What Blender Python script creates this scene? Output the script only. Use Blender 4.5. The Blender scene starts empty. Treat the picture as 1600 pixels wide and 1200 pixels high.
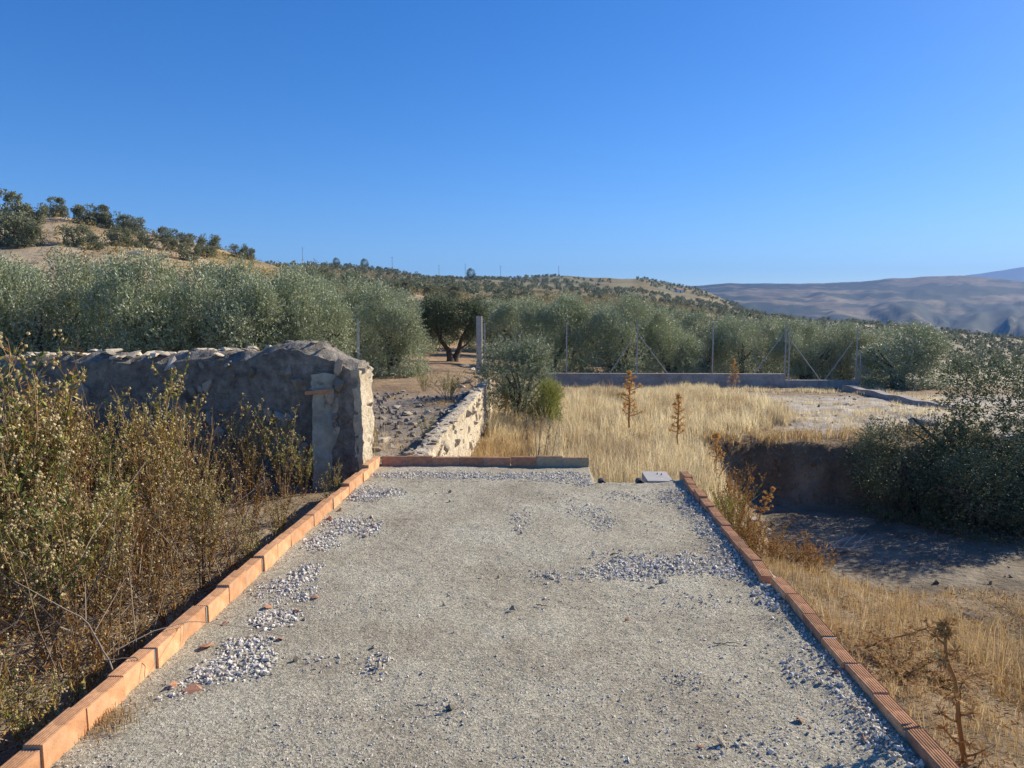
import bpy, math
import numpy as np
from mathutils import Vector, Matrix

# ------------------------------------------------------------------ camera, sky, sun, exposure
scene = bpy.context.scene
COL = scene.collection
YAW, PITCH, FOC, CZ = math.radians(2.34), math.radians(4.86), 1200.0, 1.5
R_ = np.array([math.cos(YAW), math.sin(YAW), 0.0])
F_ = np.array([-math.sin(YAW) * math.cos(PITCH), math.cos(YAW) * math.cos(PITCH), -math.sin(PITCH)])
U_ = np.cross(R_, F_)
cam_d = bpy.data.cameras.new('camera')
cam_d.sensor_width = 36.0
cam_d.lens = 27.0
cam_d.clip_start = 0.05
cam_d.clip_end = 40000
cam = bpy.data.objects.new('camera', cam_d)
COL.objects.link(cam)
mw = Matrix(((R_[0], U_[0], -F_[0], 0), (R_[1], U_[1], -F_[1], 0), (R_[2], U_[2], -F_[2], CZ), (0, 0, 0, 1)))
cam.matrix_world = mw
scene.camera = cam

SUN_EL, SUN_AZ = math.radians(30), math.radians(33)      # azimuth: from +X towards +Y
S_ = Vector((math.cos(SUN_EL) * math.cos(SUN_AZ), math.cos(SUN_EL) * math.sin(SUN_AZ), math.sin(SUN_EL)))
world = bpy.data.worlds.new('World')
scene.world = world
world.use_nodes = True
wn = world.node_tree
wn.nodes.clear()
sky = wn.nodes.new('ShaderNodeTexSky')
sky.sky_type = 'NISHITA'
sky.sun_disc = False
sky.sun_elevation = SUN_EL
sky.sun_rotation = math.radians(90) - SUN_AZ
sky.altitude = 900
sky.air_density = 1.0
sky.dust_density = 0.5
sky.ozone_density = 5.0
hsv = wn.nodes.new('ShaderNodeHueSaturation')
hsv.inputs['Saturation'].default_value = 1.27
hsv.inputs['Hue'].default_value = 0.51
bg = wn.nodes.new('ShaderNodeBackground')
bg.inputs['Strength'].default_value = 0.096
wo = wn.nodes.new('ShaderNodeOutputWorld')
wn.links.new(sky.outputs[0], hsv.inputs['Color'])
wn.links.new(hsv.outputs[0], bg.inputs['Color'])
wn.links.new(bg.outputs[0], wo.inputs['Surface'])
sun_d = bpy.data.lights.new('sun', 'SUN')
sun_d.energy = 5.0
sun_d.angle = math.radians(0.5)
sun_d.color = (1.0, 0.89, 0.72)
sun = bpy.data.objects.new('sun', sun_d)
COL.objects.link(sun)
sun.rotation_euler = S_.to_track_quat('Z', 'Y').to_euler()
sun.location = (20, 8, 15)
vs = scene.view_settings
vs.view_transform = 'Standard'
vs.look = 'None'
vs.exposure = 0.70
vs.gamma = 1.0
vs.use_curve_mapping = False
scene.cycles.use_denoising = True
scene.cycles.max_bounces = 6
scene.cycles.diffuse_bounces = 3
scene.cycles.glossy_bounces = 2
scene.cycles.transmission_bounces = 4
scene.cycles.transparent_max_bounces = 4
scene.cycles.volume_bounces = 0
scene.cycles.caustics_reflective = False
scene.cycles.caustics_refractive = False

rng = np.random.default_rng(11)


def ray(u, v):
    return R_ * (u - 800) / FOC + U_ * (600 - v) / FOC + F_


def at(u, v, y):
    d = ray(u, v)
    return np.array([0, 0, CZ]) + d * (y / d[1])


def at_z(u, v, z):
    d = ray(u, v)
    return np.array([0, 0, CZ]) + d * ((z - CZ) / d[2])


def uv_of(P):
    P = np.atleast_2d(P)
    q = P - np.array([0, 0, CZ])
    d = q @ F_
    return 800 + FOC * (q @ R_) / d, 600 - FOC * (q @ U_) / d, d


# ------------------------------------------------------------------ noise
def _h(ix, iy, iz, seed):
    m = np.int64(0xffffffff)
    n = (ix * np.int64(374761393) + iy * np.int64(668265263) + iz * np.int64(2147483647) + np.int64(seed * 144269)) & m
    n = ((n ^ (n >> 13)) * np.int64(1274126177)) & m
    n = ((n ^ (n >> 15)) * np.int64(668265263)) & m
    return ((n ^ (n >> 16)) & 0xffff).astype(np.float64) / 65535.0


def vn(x, y, z=None, seed=0):
    x = np.asarray(x, float)
    y = np.asarray(y, float)
    z = np.zeros_like(x) if z is None else np.asarray(z, float)
    ix, iy, iz = np.floor(x).astype(np.int64), np.floor(y).astype(np.int64), np.floor(z).astype(np.int64)
    fx, fy, fz = x - ix, y - iy, z - iz
    fx, fy, fz = (f * f * (3 - 2 * f) for f in (fx, fy, fz))
    r = 0
    for a in (0, 1):
        for b in (0, 1):
            for c in (0, 1):
                w = (fx if a else 1 - fx) * (fy if b else 1 - fy) * (fz if c else 1 - fz)
                r = r + w * _h(ix + a, iy + b, iz + c, seed)
    return r * 2 - 1


def fbm(x, y, z=None, seed=0, o=4):
    r, a, f, t = 0, 1.0, 1.0, 0
    for k in range(o):
        r = r + a * vn(np.asarray(x) * f + 7.3 * k, np.asarray(y) * f - 3.1 * k, None if z is None else np.asarray(z) * f, seed + k)
        t += a
        a *= .5
        f *= 2.03
    return r / t


def sm(t):
    t = np.clip(t, 0, 1)
    return t * t * (3 - 2 * t)


def lerp(a, b, t):
    return a + (b - a) * t


# ------------------------------------------------------------------ mesh helpers
def mesh(name, V, F, mat=None, tint=None, smooth=False, soil=None):
    V = np.ascontiguousarray(V, dtype=np.float32)
    Fs = F if isinstance(F, list) else [F]
    Fs = [np.asarray(f, dtype=np.int32) for f in Fs if len(f)]
    me = bpy.data.meshes.new(name)
    me.vertices.add(len(V))
    me.vertices.foreach_set('co', V.ravel())
    nl = sum(f.size for f in Fs)
    npol = sum(len(f) for f in Fs)
    me.loops.add(nl)
    me.polygons.add(npol)
    me.loops.foreach_set('vertex_index', np.concatenate([f.ravel() for f in Fs]))
    tot = np.concatenate([np.full(len(f), f.shape[1], np.int32) for f in Fs])
    st = np.concatenate([[0], np.cumsum(tot)[:-1]]).astype(np.int32)
    me.polygons.foreach_set('loop_start', st)
    me.polygons.foreach_set('loop_total', tot)
    me.polygons.foreach_set('use_smooth', np.full(npol, smooth, dtype=bool))
    if tint is not None:
        a = me.attributes.new('tint', 'FLOAT', 'POINT')
        a.data.foreach_set('value', np.ascontiguousarray(tint, dtype=np.float32))
    if soil is not None:
        a = me.attributes.new('soil', 'FLOAT_COLOR', 'POINT')
        c = np.ones((len(V), 4), np.float32)
        c[:, :3] = soil
        a.data.foreach_set('color', c.ravel())
    me.update(calc_edges=True)
    if mat is not None:
        me.materials.append(mat)
    return me


def link(name, me, parent=None, loc=(0, 0, 0), rot=(0, 0, 0), sc=1.0, **props):
    o = bpy.data.objects.new(name, me)
    COL.objects.link(o)
    if parent is not None:
        o.parent = parent
    o.location = loc
    o.rotation_euler = rot
    o.scale = (sc, sc, sc) if np.isscalar(sc) else sc
    for k, v in props.items():
        if v is not None:
            o[k] = v
    return o


def thing(name, label, category, loc=(0, 0, 0), rotz=0.0, sc=1.0, group=None):
    o = link(name, None, None, loc, (0, 0, rotz), sc, label=label, category=category, group=group)
    o.empty_display_size = .1
    return o


def grid(fn, nu, nv):
    s, t = np.meshgrid(np.linspace(0, 1, nu), np.linspace(0, 1, nv), indexing='ij')
    V = fn(s.ravel(), t.ravel())
    i = (np.arange(nu - 1)[:, None] * nv + np.arange(nv - 1)[None, :]).ravel()
    F = np.stack([i, i + nv, i + nv + 1, i + 1], 1)
    return V, F


def join(parts):
    """parts: list of (V, F, tint or None) with one face size each -> V, [F...], tint"""
    Vs, Fs, T, n = [], {}, [], 0
    for p in parts:
        V, F = p[0], p[1]
        t = p[2] if len(p) > 2 and p[2] is not None else np.zeros(len(V))
        Vs.append(V)
        T.append(np.broadcast_to(t, (len(V),)))
        for f in (F if isinstance(F, list) else [F]):
            if len(f):
                Fs.setdefault(f.shape[1], []).append(f + n)
        n += len(V)
    return np.concatenate(Vs), [np.concatenate(f) for f in Fs.values()], np.concatenate(T)


def nrm(a):
    return a / np.maximum(np.linalg.norm(a, axis=-1, keepdims=True), 1e-9)


def rand_dir(n, r=None):
    r = r or rng
    return nrm(r.normal(size=(n, 3)))


def rand_rot(n, r=None, flat=1.0):
    r = r or rng
    q = nrm(r.normal(size=(n, 4)) * np.array([1, flat, flat, 1]))
    w, x, y, z = q.T
    return np.stack([np.stack([1 - 2 * (y * y + z * z), 2 * (x * y - z * w), 2 * (x * z + y * w)], 1),
                     np.stack([2 * (x * y + z * w), 1 - 2 * (x * x + z * z), 2 * (y * z - x * w)], 1),
                     np.stack([2 * (x * z - y * w), 2 * (y * z + x * w), 1 - 2 * (x * x + y * y)], 1)], 1)


def replicate(Vb, Fb, P, S, Rm=None, tint=None):
    n, nb = len(P), len(Vb)
    S = np.asarray(S)
    S = S[:, None, None] if S.ndim == 1 else S[:, None, :]
    V = Vb[None] * S
    if Rm is not None:
        V = np.einsum('nij,nkj->nki', Rm, V)
    V = V + P[:, None, :]
    F = Fb[None] + (np.arange(n) * nb)[:, None, None]
    T = np.repeat(tint, nb) if tint is not None else None
    return V.reshape(-1, 3), F.reshape(-1, Fb.shape[1]), T


def rock(seed, n=12, flat=.75):
    import bmesh
    r = np.random.default_rng(seed)
    bm = bmesh.new()
    p = nrm(r.normal(size=(n, 3))) * r.uniform(.75, 1.1, (n, 1)) * np.array([1, r.uniform(.7, 1), flat * r.uniform(.7, 1)])
    for q in p:
        bm.verts.new(q)
    bmesh.ops.convex_hull(bm, input=bm.verts)
    loose = [v for v in bm.verts if not v.link_faces]
    bmesh.ops.delete(bm, geom=loose, context='VERTS')
    bmesh.ops.triangulate(bm, faces=bm.faces)
    bm.verts.index_update()
    V = np.array([v.co[:] for v in bm.verts])
    F = np.array([[v.index for v in f.verts] for f in bm.faces])
    bm.free()
    return V, F


def tubes(P, Rd, k=4, cap=False):
    """P (S,N,3), Rd (S,N) -> V, quads"""
    S, N, _ = P.shape
    T = nrm(np.gradient(P, axis=1))
    ref = np.where(np.abs(T[..., 2:3]) > .9, np.array([1., .05, 0]), np.array([.05, .02, 1.]))
    A = nrm(np.cross(T, ref))
    B = np.cross(T, A)
    a = np.arange(k) / k * 2 * np.pi
    V = P[:, :, None, :] + Rd[:, :, None, None] * (np.cos(a)[None, None, :, None] * A[:, :, None] + np.sin(a)[None, None, :, None] * B[:, :, None])
    base = (np.arange(S) * N * k)[:, None, None] + (np.arange(N - 1) * k)[None, :, None]
    j = np.arange(k)[None, None, :]
    j2 = (np.arange(k)[None, None, :] + 1) % k
    F = np.stack([base + j, base + j2, base + k + j2, base + k + j], -1).reshape(-1, 4)
    return V.reshape(-1, 3), F


def leaves(P, T, L, W, r=None, fold=0.0):
    n = len(P)
    T = nrm(T)
    side = nrm(np.cross(T, rand_dir(n, r)))
    L = np.broadcast_to(L, (n,))[:, None]
    W = np.broadcast_to(W, (n,))[:, None]
    V = np.stack([P, P + T * L * .45 + side * W * .5, P + T * L, P + T * L * .45 - side * W * .5], 1).reshape(-1, 3)
    return V, np.arange(n * 4).reshape(n, 4)


def blades(P, lean, H, W, droop=.5, r=None):
    r = r or rng
    n = len(P)
    a = r.uniform(0, 2 * np.pi, n)
    side = np.stack([np.cos(a), np.sin(a), np.zeros(n)], 1) * np.broadcast_to(W, (n,))[:, None] * .5
    H = np.broadcast_to(H, (n,))[:, None]
    droop = np.broadcast_to(droop, (n,))[:, None]
    up = np.array([0, 0, 1.])
    mid = P + up * H * .55 + lean * H * .14
    tip = P + up * H * (1 - .25 * droop) + lean * H * droop
    V = np.stack([P - side, P + side, mid - side * .75, mid + side * .75, tip], 1).reshape(-1, 3)
    b = (np.arange(n) * 5)[:, None]
    F = np.concatenate([b + np.array([[0, 1, 3]]), b + np.array([[0, 3, 2]]), b + np.array([[2, 3, 4]])], 0)
    return V, F


def boxv(x0, x1, y0, y1, z0, z1):
    V = np.array([[x, y, z] for x in (x0, x1) for y in (y0, y1) for z in (z0, z1)], float)
    F = np.array([[0, 1, 3, 2], [4, 6, 7, 5], [0, 4, 5, 1], [2, 3, 7, 6], [0, 2, 6, 4], [1, 5, 7, 3]])
    return V, F


# ------------------------------------------------------------------ materials
def M(name, stops, src='noise', scale=4.0, detail=8, rough=.9, bump=0.0, bscale=60.0, bdist=.01, transl=0.0, spec=.2,
      mott=0.0, mscale=1.5, back=None, rand=0.0, rampnoise=.6, stretch=None, vor=0.0, vscale=40.0):
    m = bpy.data.materials.new(name)
    m.use_nodes = True
    nt = m.node_tree
    N, L = nt.nodes, nt.links
    N.clear()
    out = N.new('ShaderNodeOutputMaterial')
    pb = N.new('ShaderNodeBsdfPrincipled')
    pb.inputs['Roughness'].default_value = rough
    pb.inputs['Specular IOR Level'].default_value = spec
    co = N.new('ShaderNodeTexCoord')
    vec = co.outputs['Object']
    if stretch:
        mp = N.new('ShaderNodeMapping')
        mp.inputs['Scale'].default_value = stretch
        L.new(vec, mp.inputs[0])
        vec = mp.outputs[0]

    def noise(sc, de=6, ro=.55):
        n = N.new('ShaderNodeTexNoise')
        n.inputs['Scale'].default_value = sc
        n.inputs['Detail'].default_value = de
        n.inputs['Roughness'].default_value = ro
        L.new(vec, n.inputs['Vector'])
        return n.outputs['Fac']

    def mixc(kind, fac, a, b):
        x = N.new('ShaderNodeMix')
        x.data_type = 'RGBA'
        x.blend_type = kind
        for s, val in ((x.inputs[0], fac), (x.inputs[6], a), (x.inputs[7], b)):
            if hasattr(val, 'is_output'):
                L.new(val, s)
            elif isinstance(val, (int, float)):
                s.default_value = val
            else:
                s.default_value = (*val, 1)
        return x.outputs[2]

    if src == 'soil':
        at_ = N.new('ShaderNodeAttribute')
        at_.attribute_name = 'soil'
        colr = at_.outputs['Color']
    else:
        rp = N.new('ShaderNodeValToRGB')
        el = rp.color_ramp.elements
        while len(el) < len(stops):
            el.new(.5)
        for e, (p, c) in zip(el, stops):
            e.position = p
            e.color = (*c, 1)
        if src == 'noise':
            L.new(noise(scale, detail, rampnoise), rp.inputs[0])
        elif src == 'tint':
            a = N.new('ShaderNodeAttribute')
            a.attribute_name = 'tint'
            L.new(a.outputs['Fac'], rp.inputs[0])
        elif src == 'rand':
            oi = N.new('ShaderNodeObjectInfo')
            L.new(oi.outputs['Random'], rp.inputs[0])
        colr = rp.outputs[0]
    if mott:
        mr = N.new('ShaderNodeMapRange')
        L.new(noise(mscale, 7, .62), mr.inputs[0])
        mr.inputs[1].default_value = .3
        mr.inputs[2].default_value = .7
        mr.inputs[3].default_value = 1 - mott
        mr.inputs[4].default_value = 1 + mott
        g = N.new('ShaderNodeCombineColor')
        for i in range(3):
            L.new(mr.outputs[0], g.inputs[i])
        colr = mixc('MULTIPLY', 1.0, colr, g.outputs[0])
    if vor:
        v = N.new('ShaderNodeTexVoronoi')
        v.inputs['Scale'].default_value = vscale
        L.new(vec, v.inputs['Vector'])
        sp = N.new('ShaderNodeSeparateColor')
        L.new(v.outputs['Color'], sp.inputs[0])
        mr = N.new('ShaderNodeMapRange')
        L.new(sp.outputs[0], mr.inputs[0])
        mr.inputs[3].default_value = 1 - vor
        mr.inputs[4].default_value = 1 + vor
        g = N.new('ShaderNodeCombineColor')
        for i in range(3):
            L.new(mr.outputs[0], g.inputs[i])
        colr = mixc('MULTIPLY', 1.0, colr, g.outputs[0])
    if rand:
        oi = N.new('ShaderNodeObjectInfo')
        mr = N.new('ShaderNodeMapRange')
        L.new(oi.outputs['Random'], mr.inputs[0])
        mr.inputs[3].default_value = 1 - rand
        mr.inputs[4].default_value = 1 + rand
        g = N.new('ShaderNodeCombineColor')
        for i in range(3):
            L.new(mr.outputs[0], g.inputs[i])
        colr = mixc('MULTIPLY', 1.0, colr, g.outputs[0])
    if back is not None:
        ge = N.new('ShaderNodeNewGeometry')
        colr = mixc('MIX', ge.outputs['Backfacing'], colr, back)
    L.new(colr, pb.inputs['Base Color'])
    if bump:
        b = N.new('ShaderNodeBump')
        b.inputs['Strength'].default_value = bump
        b.inputs['Distance'].default_value = bdist
        L.new(noise(bscale, 8, .65), b.inputs['Height'])
        L.new(b.outputs[0], pb.inputs['Normal'])
    sh = pb.outputs[0]
    if transl:
        tr = N.new('ShaderNodeBsdfTranslucent')
        L.new(colr, tr.inputs['Color'])
        ms = N.new('ShaderNodeMixShader')
        ms.inputs[0].default_value = transl
        L.new(sh, ms.inputs[1])
        L.new(tr.outputs[0], ms.inputs[2])
        sh = ms.outputs[0]
    L.new(sh, out.inputs['Surface'])
    return m


MT = {}
MT['soil'] = M('soil', None, 'soil', mott=.28, mscale=2.2, bump=.9, bscale=9, bdist=.08, vor=.12, vscale=25)
MT['hillsoil'] = M('hillsoil', None, 'soil', mott=.38, mscale=.035, bump=.5, bscale=.15, bdist=1.5)
MT['concrete'] = M('concrete', [(.25, (.28, .245, .175)), (.42, (.38, .34, .25)), (.56, (.46, .425, .32)), (.75, (.53, .50, .395))], scale=1.3, rampnoise=.72, mott=.2, mscale=110,
                   bump=1.0, bscale=95, bdist=.018, vor=.36, vscale=105)
MT['gravel'] = M('gravel', [(0, (.16, .16, .16)), (.3, (.42, .38, .32)), (.6, (.60, .56, .49)), (.95, (.80, .75, .66)), (1, (.42, .25, .15))], 'tint', rough=.85, mott=.1, mscale=60)
MT['brick'] = M('brick', [(.25, (.44, .21, .10)), (.45, (.60, .31, .155)), (.62, (.62, .36, .20)), (.8, (.66, .47, .31))], scale=7, mott=.22, mscale=22, bump=.4, bscale=120, bdist=.005, rand=.18)
MT['brick_top'] = M('brick_top', [(.25, (.26, .155, .09)), (.5, (.46, .25, .135)), (.75, (.58, .34, .19))], scale=10, detail=10, mott=.3, mscale=30, rand=.15)
MT['brick_old'] = M('brick_old', [(.2, (.30, .20, .13)), (.45, (.46, .235, .14)), (.75, (.54, .28, .165))], scale=6, mott=.25, mscale=25, bump=.4, bscale=120, bdist=.004, rand=.16)
MT['brick_pale'] = M('brick_pale', [(.3, (.33, .27, .18)), (.7, (.42, .34, .23))], scale=6, mott=.2, mscale=30, rand=.1)
MT['mortar'] = M('mortar', [(.3, (.3, .28, .25)), (.7, (.42, .40, .36))], scale=20, bump=.5, bscale=90)
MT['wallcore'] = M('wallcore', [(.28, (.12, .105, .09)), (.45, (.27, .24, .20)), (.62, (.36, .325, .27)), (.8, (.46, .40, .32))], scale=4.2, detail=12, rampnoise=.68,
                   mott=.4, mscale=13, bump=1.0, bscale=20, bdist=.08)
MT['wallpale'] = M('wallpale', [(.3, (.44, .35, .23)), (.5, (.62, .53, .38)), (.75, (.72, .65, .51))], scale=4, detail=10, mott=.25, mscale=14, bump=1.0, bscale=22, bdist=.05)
MT['plaster'] = M('plaster', [(.3, (.22, .22, .18)), (.55, (.36, .36, .30)), (.8, (.44, .43, .36))], scale=4, mott=.2, mscale=12, bump=.7, bscale=30, bdist=.02)
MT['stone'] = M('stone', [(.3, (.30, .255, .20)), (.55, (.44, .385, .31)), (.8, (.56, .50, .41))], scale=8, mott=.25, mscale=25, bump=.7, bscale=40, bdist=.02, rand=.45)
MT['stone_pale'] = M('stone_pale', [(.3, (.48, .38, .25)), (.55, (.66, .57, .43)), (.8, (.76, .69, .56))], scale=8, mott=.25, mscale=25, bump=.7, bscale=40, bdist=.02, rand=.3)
MT['grey_block'] = M('grey_block', [(.3, (.34, .33, .32)), (.7, (.46, .45, .43))], scale=8, bump=.3, bscale=80)
MT['castwall'] = M('castwall', [(.3, (.30, .27, .24)), (.7, (.42, .38, .34))], scale=1.5, mott=.2, mscale=6, bump=.3, bscale=20)
MT['metal'] = M('metal', [(.3, (.32, .31, .295)), (.7, (.42, .41, .39))], scale=5, rough=.6, spec=.5)
MT['dark'] = M('dark', [(.3, (.03, .028, .03)), (.7, (.06, .055, .055))], scale=10, rough=.5)
MT['pole'] = M('pole', [(.3, (.20, .17, .14)), (.7, (.28, .25, .21))], scale=2)
MT['bark'] = M('bark', [(.3, (.07, .055, .045)), (.7, (.16, .13, .105))], scale=7, bump=.9, bscale=20, bdist=.05)
MT['olive_leaf'] = M('olive_leaf', [(0, (.17, .20, .075)), (.5, (.30, .345, .155)), (1, (.43, .47, .27))], 'tint', rough=.5, spec=.3, transl=.13, back=(.44, .47, .33), rand=.2)
MT['dark_leaf'] = M('dark_leaf', [(0, (.06, .08, .03)), (.6, (.11, .14, .06)), (1, (.19, .22, .12))], 'tint', rough=.55, spec=.25, transl=.22, back=(.2, .23, .14))
MT['far_leaf'] = M('far_leaf', [(0, (.14, .16, .075)), (.6, (.26, .28, .15)), (1, (.36, .375, .22))], 'tint', rough=.6, transl=.2, back=(.2, .21, .14), rand=.15)
MT['sapling_leaf'] = M('sapling_leaf', [(0, (.12, .15, .06)), (.6, (.19, .23, .11)), (1, (.27, .31, .19))], 'tint', rough=.45, transl=.25, back=(.33, .36, .26))
MT['herb'] = M('herb', [(0, (.16, .19, .04)), (.5, (.26, .28, .07)), (1, (.34, .34, .10))], 'tint', rough=.6, transl=.35)
MT['weed_leaf'] = M('weed_leaf', [(0, (.12, .15, .03)), (.3, (.26, .27, .05)), (.6, (.38, .29, .07)), (.82, (.36, .19, .055)), (1, (.22, .10, .035))], 'tint', rough=.5, spec=.3, transl=.24, rand=.15)
MT['weed_green'] = M('weed_green', [(0, (.08, .12, .025)), (.4, (.17, .21, .04)), (.75, (.27, .26, .06)), (1, (.30, .17, .05))], 'tint', rough=.5, spec=.3, transl=.24, rand=.3)
MT['rust_leaf'] = M('rust_leaf', [(0, (.16, .08, .03)), (.5, (.33, .17, .045)), (.8, (.42, .24, .07)), (1, (.22, .2, .05))], 'tint', rough=.6, transl=.35, rand=.15)
MT['fluff'] = M('fluff', [(0, (.50, .37, .17)), (.6, (.70, .56, .30)), (1, (.80, .70, .45))], 'tint', rough=.9, transl=.35)
MT['weed_stem'] = M('weed_stem', [(0, (.17, .10, .05)), (.6, (.30, .19, .09)), (1, (.40, .28, .14))], 'tint', rough=.8)
MT['twig'] = M('twig', [(0, (.10, .075, .055)), (.6, (.24, .19, .14)), (1, (.42, .35, .26))], 'tint', rough=.85)
MT['grass'] = M('grass', [(0, (.33, .26, .17)), (.4, (.62, .51, .31)), (.75, (.82, .71, .44)), (1, (.88, .81, .57))], 'tint', rough=.65, transl=.48)
MT['drygrass'] = M('drygrass', [(0, (.22, .13, .06)), (.35, (.42, .28, .12)), (.7, (.60, .46, .24)), (1, (.72, .62, .40))], 'tint', rough=.7, transl=.42)
MT['thistle'] = M('thistle', [(0, (.36, .18, .055)), (.5, (.58, .32, .09)), (1, (.72, .47, .18))], 'tint', rough=.7, transl=.3)
MT['whitewash'] = M('whitewash', [(.3, (.7, .69, .66)), (.7, (.8, .79, .76))], scale=.5)
MT['rooftile'] = M('rooftile', [(.3, (.36, .2, .13)), (.7, (.45, .26, .17))], scale=.8)
MT['scrub'] = M('scrub', [(0, (.16, .15, .06)), (.5, (.27, .22, .08)), (1, (.38, .29, .13))], 'tint', rough=.8, transl=.2)
MT['clod'] = M('clod', [(.3, (.20, .14, .085)), (.7, (.36, .27, .18))], scale=9, bump=.6, bscale=40, bdist=.03)
MT['thistle_brown'] = M('thistle_brown', [(0, (.22, .125, .05)), (.5, (.40, .235, .09)), (1, (.54, .37, .17))], 'tint', rough=.8, transl=.2)
MT['dead_wood'] = M('dead_wood', [(.3, (.50, .46, .40)), (.7, (.66, .62, .55))], scale=12)

# ------------------------------------------------------------------ terrain
DK = np.array([36, 50, 70, 100, 130, 200, 300, 450, 620, 800, 1100, 1800, 2500, 3200, 4000, 5000, 6500, 9000.])
UK = np.array([-900, -300, 0, 100, 200, 300, 430, 520, 600, 700, 800, 900, 960, 1000, 1050, 1100, 1150, 1200, 1300, 1400, 1500, 1600, 2000, 2600.])


def row(*p):
    a = np.array(p, float).reshape(-1, 2)
    return np.interp(UK, a[:, 0], a[:, 1])


VK = np.array([
    row(-900, 540, 0, 555, 430, 562, 700, 566, 900, 585, 1200, 600, 1400, 616, 1600, 650, 2600, 720),
    row(-900, 490, 0, 510, 430, 535, 700, 545, 900, 562, 1200, 580, 1400, 605, 1600, 632, 2600, 690),
    row(-900, 430, 0, 450, 200, 462, 430, 495, 700, 522, 900, 535, 1200, 556, 1400, 592, 1600, 612, 2600, 660),
    row(-900, 335, 0, 374, 100, 378, 200, 398, 300, 416, 430, 446, 600, 476, 800, 500, 1000, 508, 1200, 540, 1400, 580, 1600, 600, 2600, 640),
    row(-900, 285, 0, 334, 60, 331, 100, 336, 200, 358, 300, 379, 430, 415, 520, 445, 600, 455, 800, 482, 1000, 492, 1200, 530, 1400, 568, 1600, 590, 2600, 620),
    row(-900, 330, 0, 380, 200, 400, 430, 446, 600, 456, 700, 462, 800, 472, 1000, 485, 1200, 518, 1400, 548, 1600, 578, 2600, 610),
    row(-900, 400, 0, 430, 430, 436, 600, 446, 700, 455, 800, 465, 900, 470, 1000, 478, 1100, 488, 1200, 506, 1400, 528, 1600, 552, 2600, 590),
    row(-900, 410, 430, 415, 520, 415, 600, 423, 640, 430, 700, 437, 800, 450, 900, 458, 1000, 468, 1100, 480, 1200, 494, 1300, 503, 1400, 511, 1500, 520, 1600, 530, 2000, 560, 2600, 590),
    row(-900, 420, 430, 424, 600, 432, 700, 437, 800, 440, 900, 446, 1000, 455, 1100, 470, 1200, 498, 1300, 520, 1600, 552, 2600, 600),
    row(-900, 430, 600, 437, 700, 435, 800, 434, 870, 432, 910, 431, 940, 436, 985, 434, 1010, 434, 1050, 443, 1100, 453, 1150, 475, 1200, 508, 1400, 545, 1600, 565, 2600, 600),
    row(-900, 470, 800, 470, 1000, 480, 1100, 500, 1200, 530, 1600, 565, 2600, 590),
    row(-900, 500, 1000, 505, 1200, 532, 1400, 545, 1600, 552, 2600, 570),
    row(-900, 490, 1000, 478, 1100, 478, 1200, 486, 1300, 490, 1400, 495, 1500, 505, 1600, 505, 2600, 520),
    row(-900, 480, 1000, 455, 1100, 458, 1200, 457, 1300, 458, 1400, 462, 1500, 466, 1600, 468, 2600, 480),
    row(-900, 470, 1000, 446, 1100, 446, 1150, 443, 1200, 443, 1290, 442, 1350, 436, 1400, 433, 1450, 431, 1500, 430, 1530, 433, 1560, 440, 1600, 440, 2600, 450),
    row(-900, 480, 1000, 460, 1400, 452, 1600, 456, 2600, 460),
    row(-900, 490, 1600, 470, 2600, 470),
    row(-900, 480, 1200, 455, 1450, 436, 1500, 432, 1525, 431, 1560, 420, 1590, 416, 1650, 418, 1760, 428, 2000, 424, 2600, 440),
])
TK = np.tan(np.arctan((600 - VK) / FOC) - PITCH)       # dz per metre of horizontal forward depth
LK = np.log(DK)


def yc_u(x, y):
    xc = x * math.cos(YAW) + y * math.sin(YAW)
    yc = -x * math.sin(YAW) + y * math.cos(YAW)
    yc = np.maximum(yc, .5)
    return yc, 800 + FOC * xc / (yc * math.cos(PITCH))


def far_z(x, y):
    D, u = yc_u(np.asarray(x, float), np.asarray(y, float))
    ld = np.clip(np.log(D), LK[0], LK[-1] - 1e-6)
    k = np.clip(np.searchsorted(LK, ld, side='right') - 1, 0, len(LK) - 2)
    t = (ld - LK[k]) / (LK[k + 1] - LK[k])
    ju = np.clip(np.searchsorted(UK, u, side='right') - 1, 0, len(UK) - 2)
    s = np.clip((u - UK[ju]) / (UK[ju + 1] - UK[ju]), 0, 1)
    ta = TK[k, ju] * (1 - s) + TK[k, ju + 1] * s
    tb = TK[k + 1, ju] * (1 - s) + TK[k + 1, ju + 1] * s
    z = CZ + lerp(ta, tb, t) * D
    w = np.clip((D - 36) / 60, 0, 1)
    z = z + w * D * .0035 * fbm(x / (D * .06 + 3), y / (D * .06 + 3), seed=5, o=4)
    # gullies in the far plateau's flank
    g = np.exp(-((D - 2450) / 520.) ** 2)
    rid = np.abs(vn(u / 56. + .9 * vn(D / 260., u / 70., seed=3), D / 900., seed=21))
    rid2 = np.abs(vn(u / 21. + .6 * vn(D / 160., u / 40., seed=4), D / 420., seed=22))
    z = z + g * lerp(.25, 1.0, sm((u - 1260) / 120)) * (rid * 66 + rid2 * 24 - 30) + np.exp(-((D - 3200) / 420.) ** 2) * 14 * fbm(u / 30., D / 260., seed=24)
    return z


def pit_x(y):
    return 1.85 + .16 * np.maximum(0, y - 7)


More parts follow.
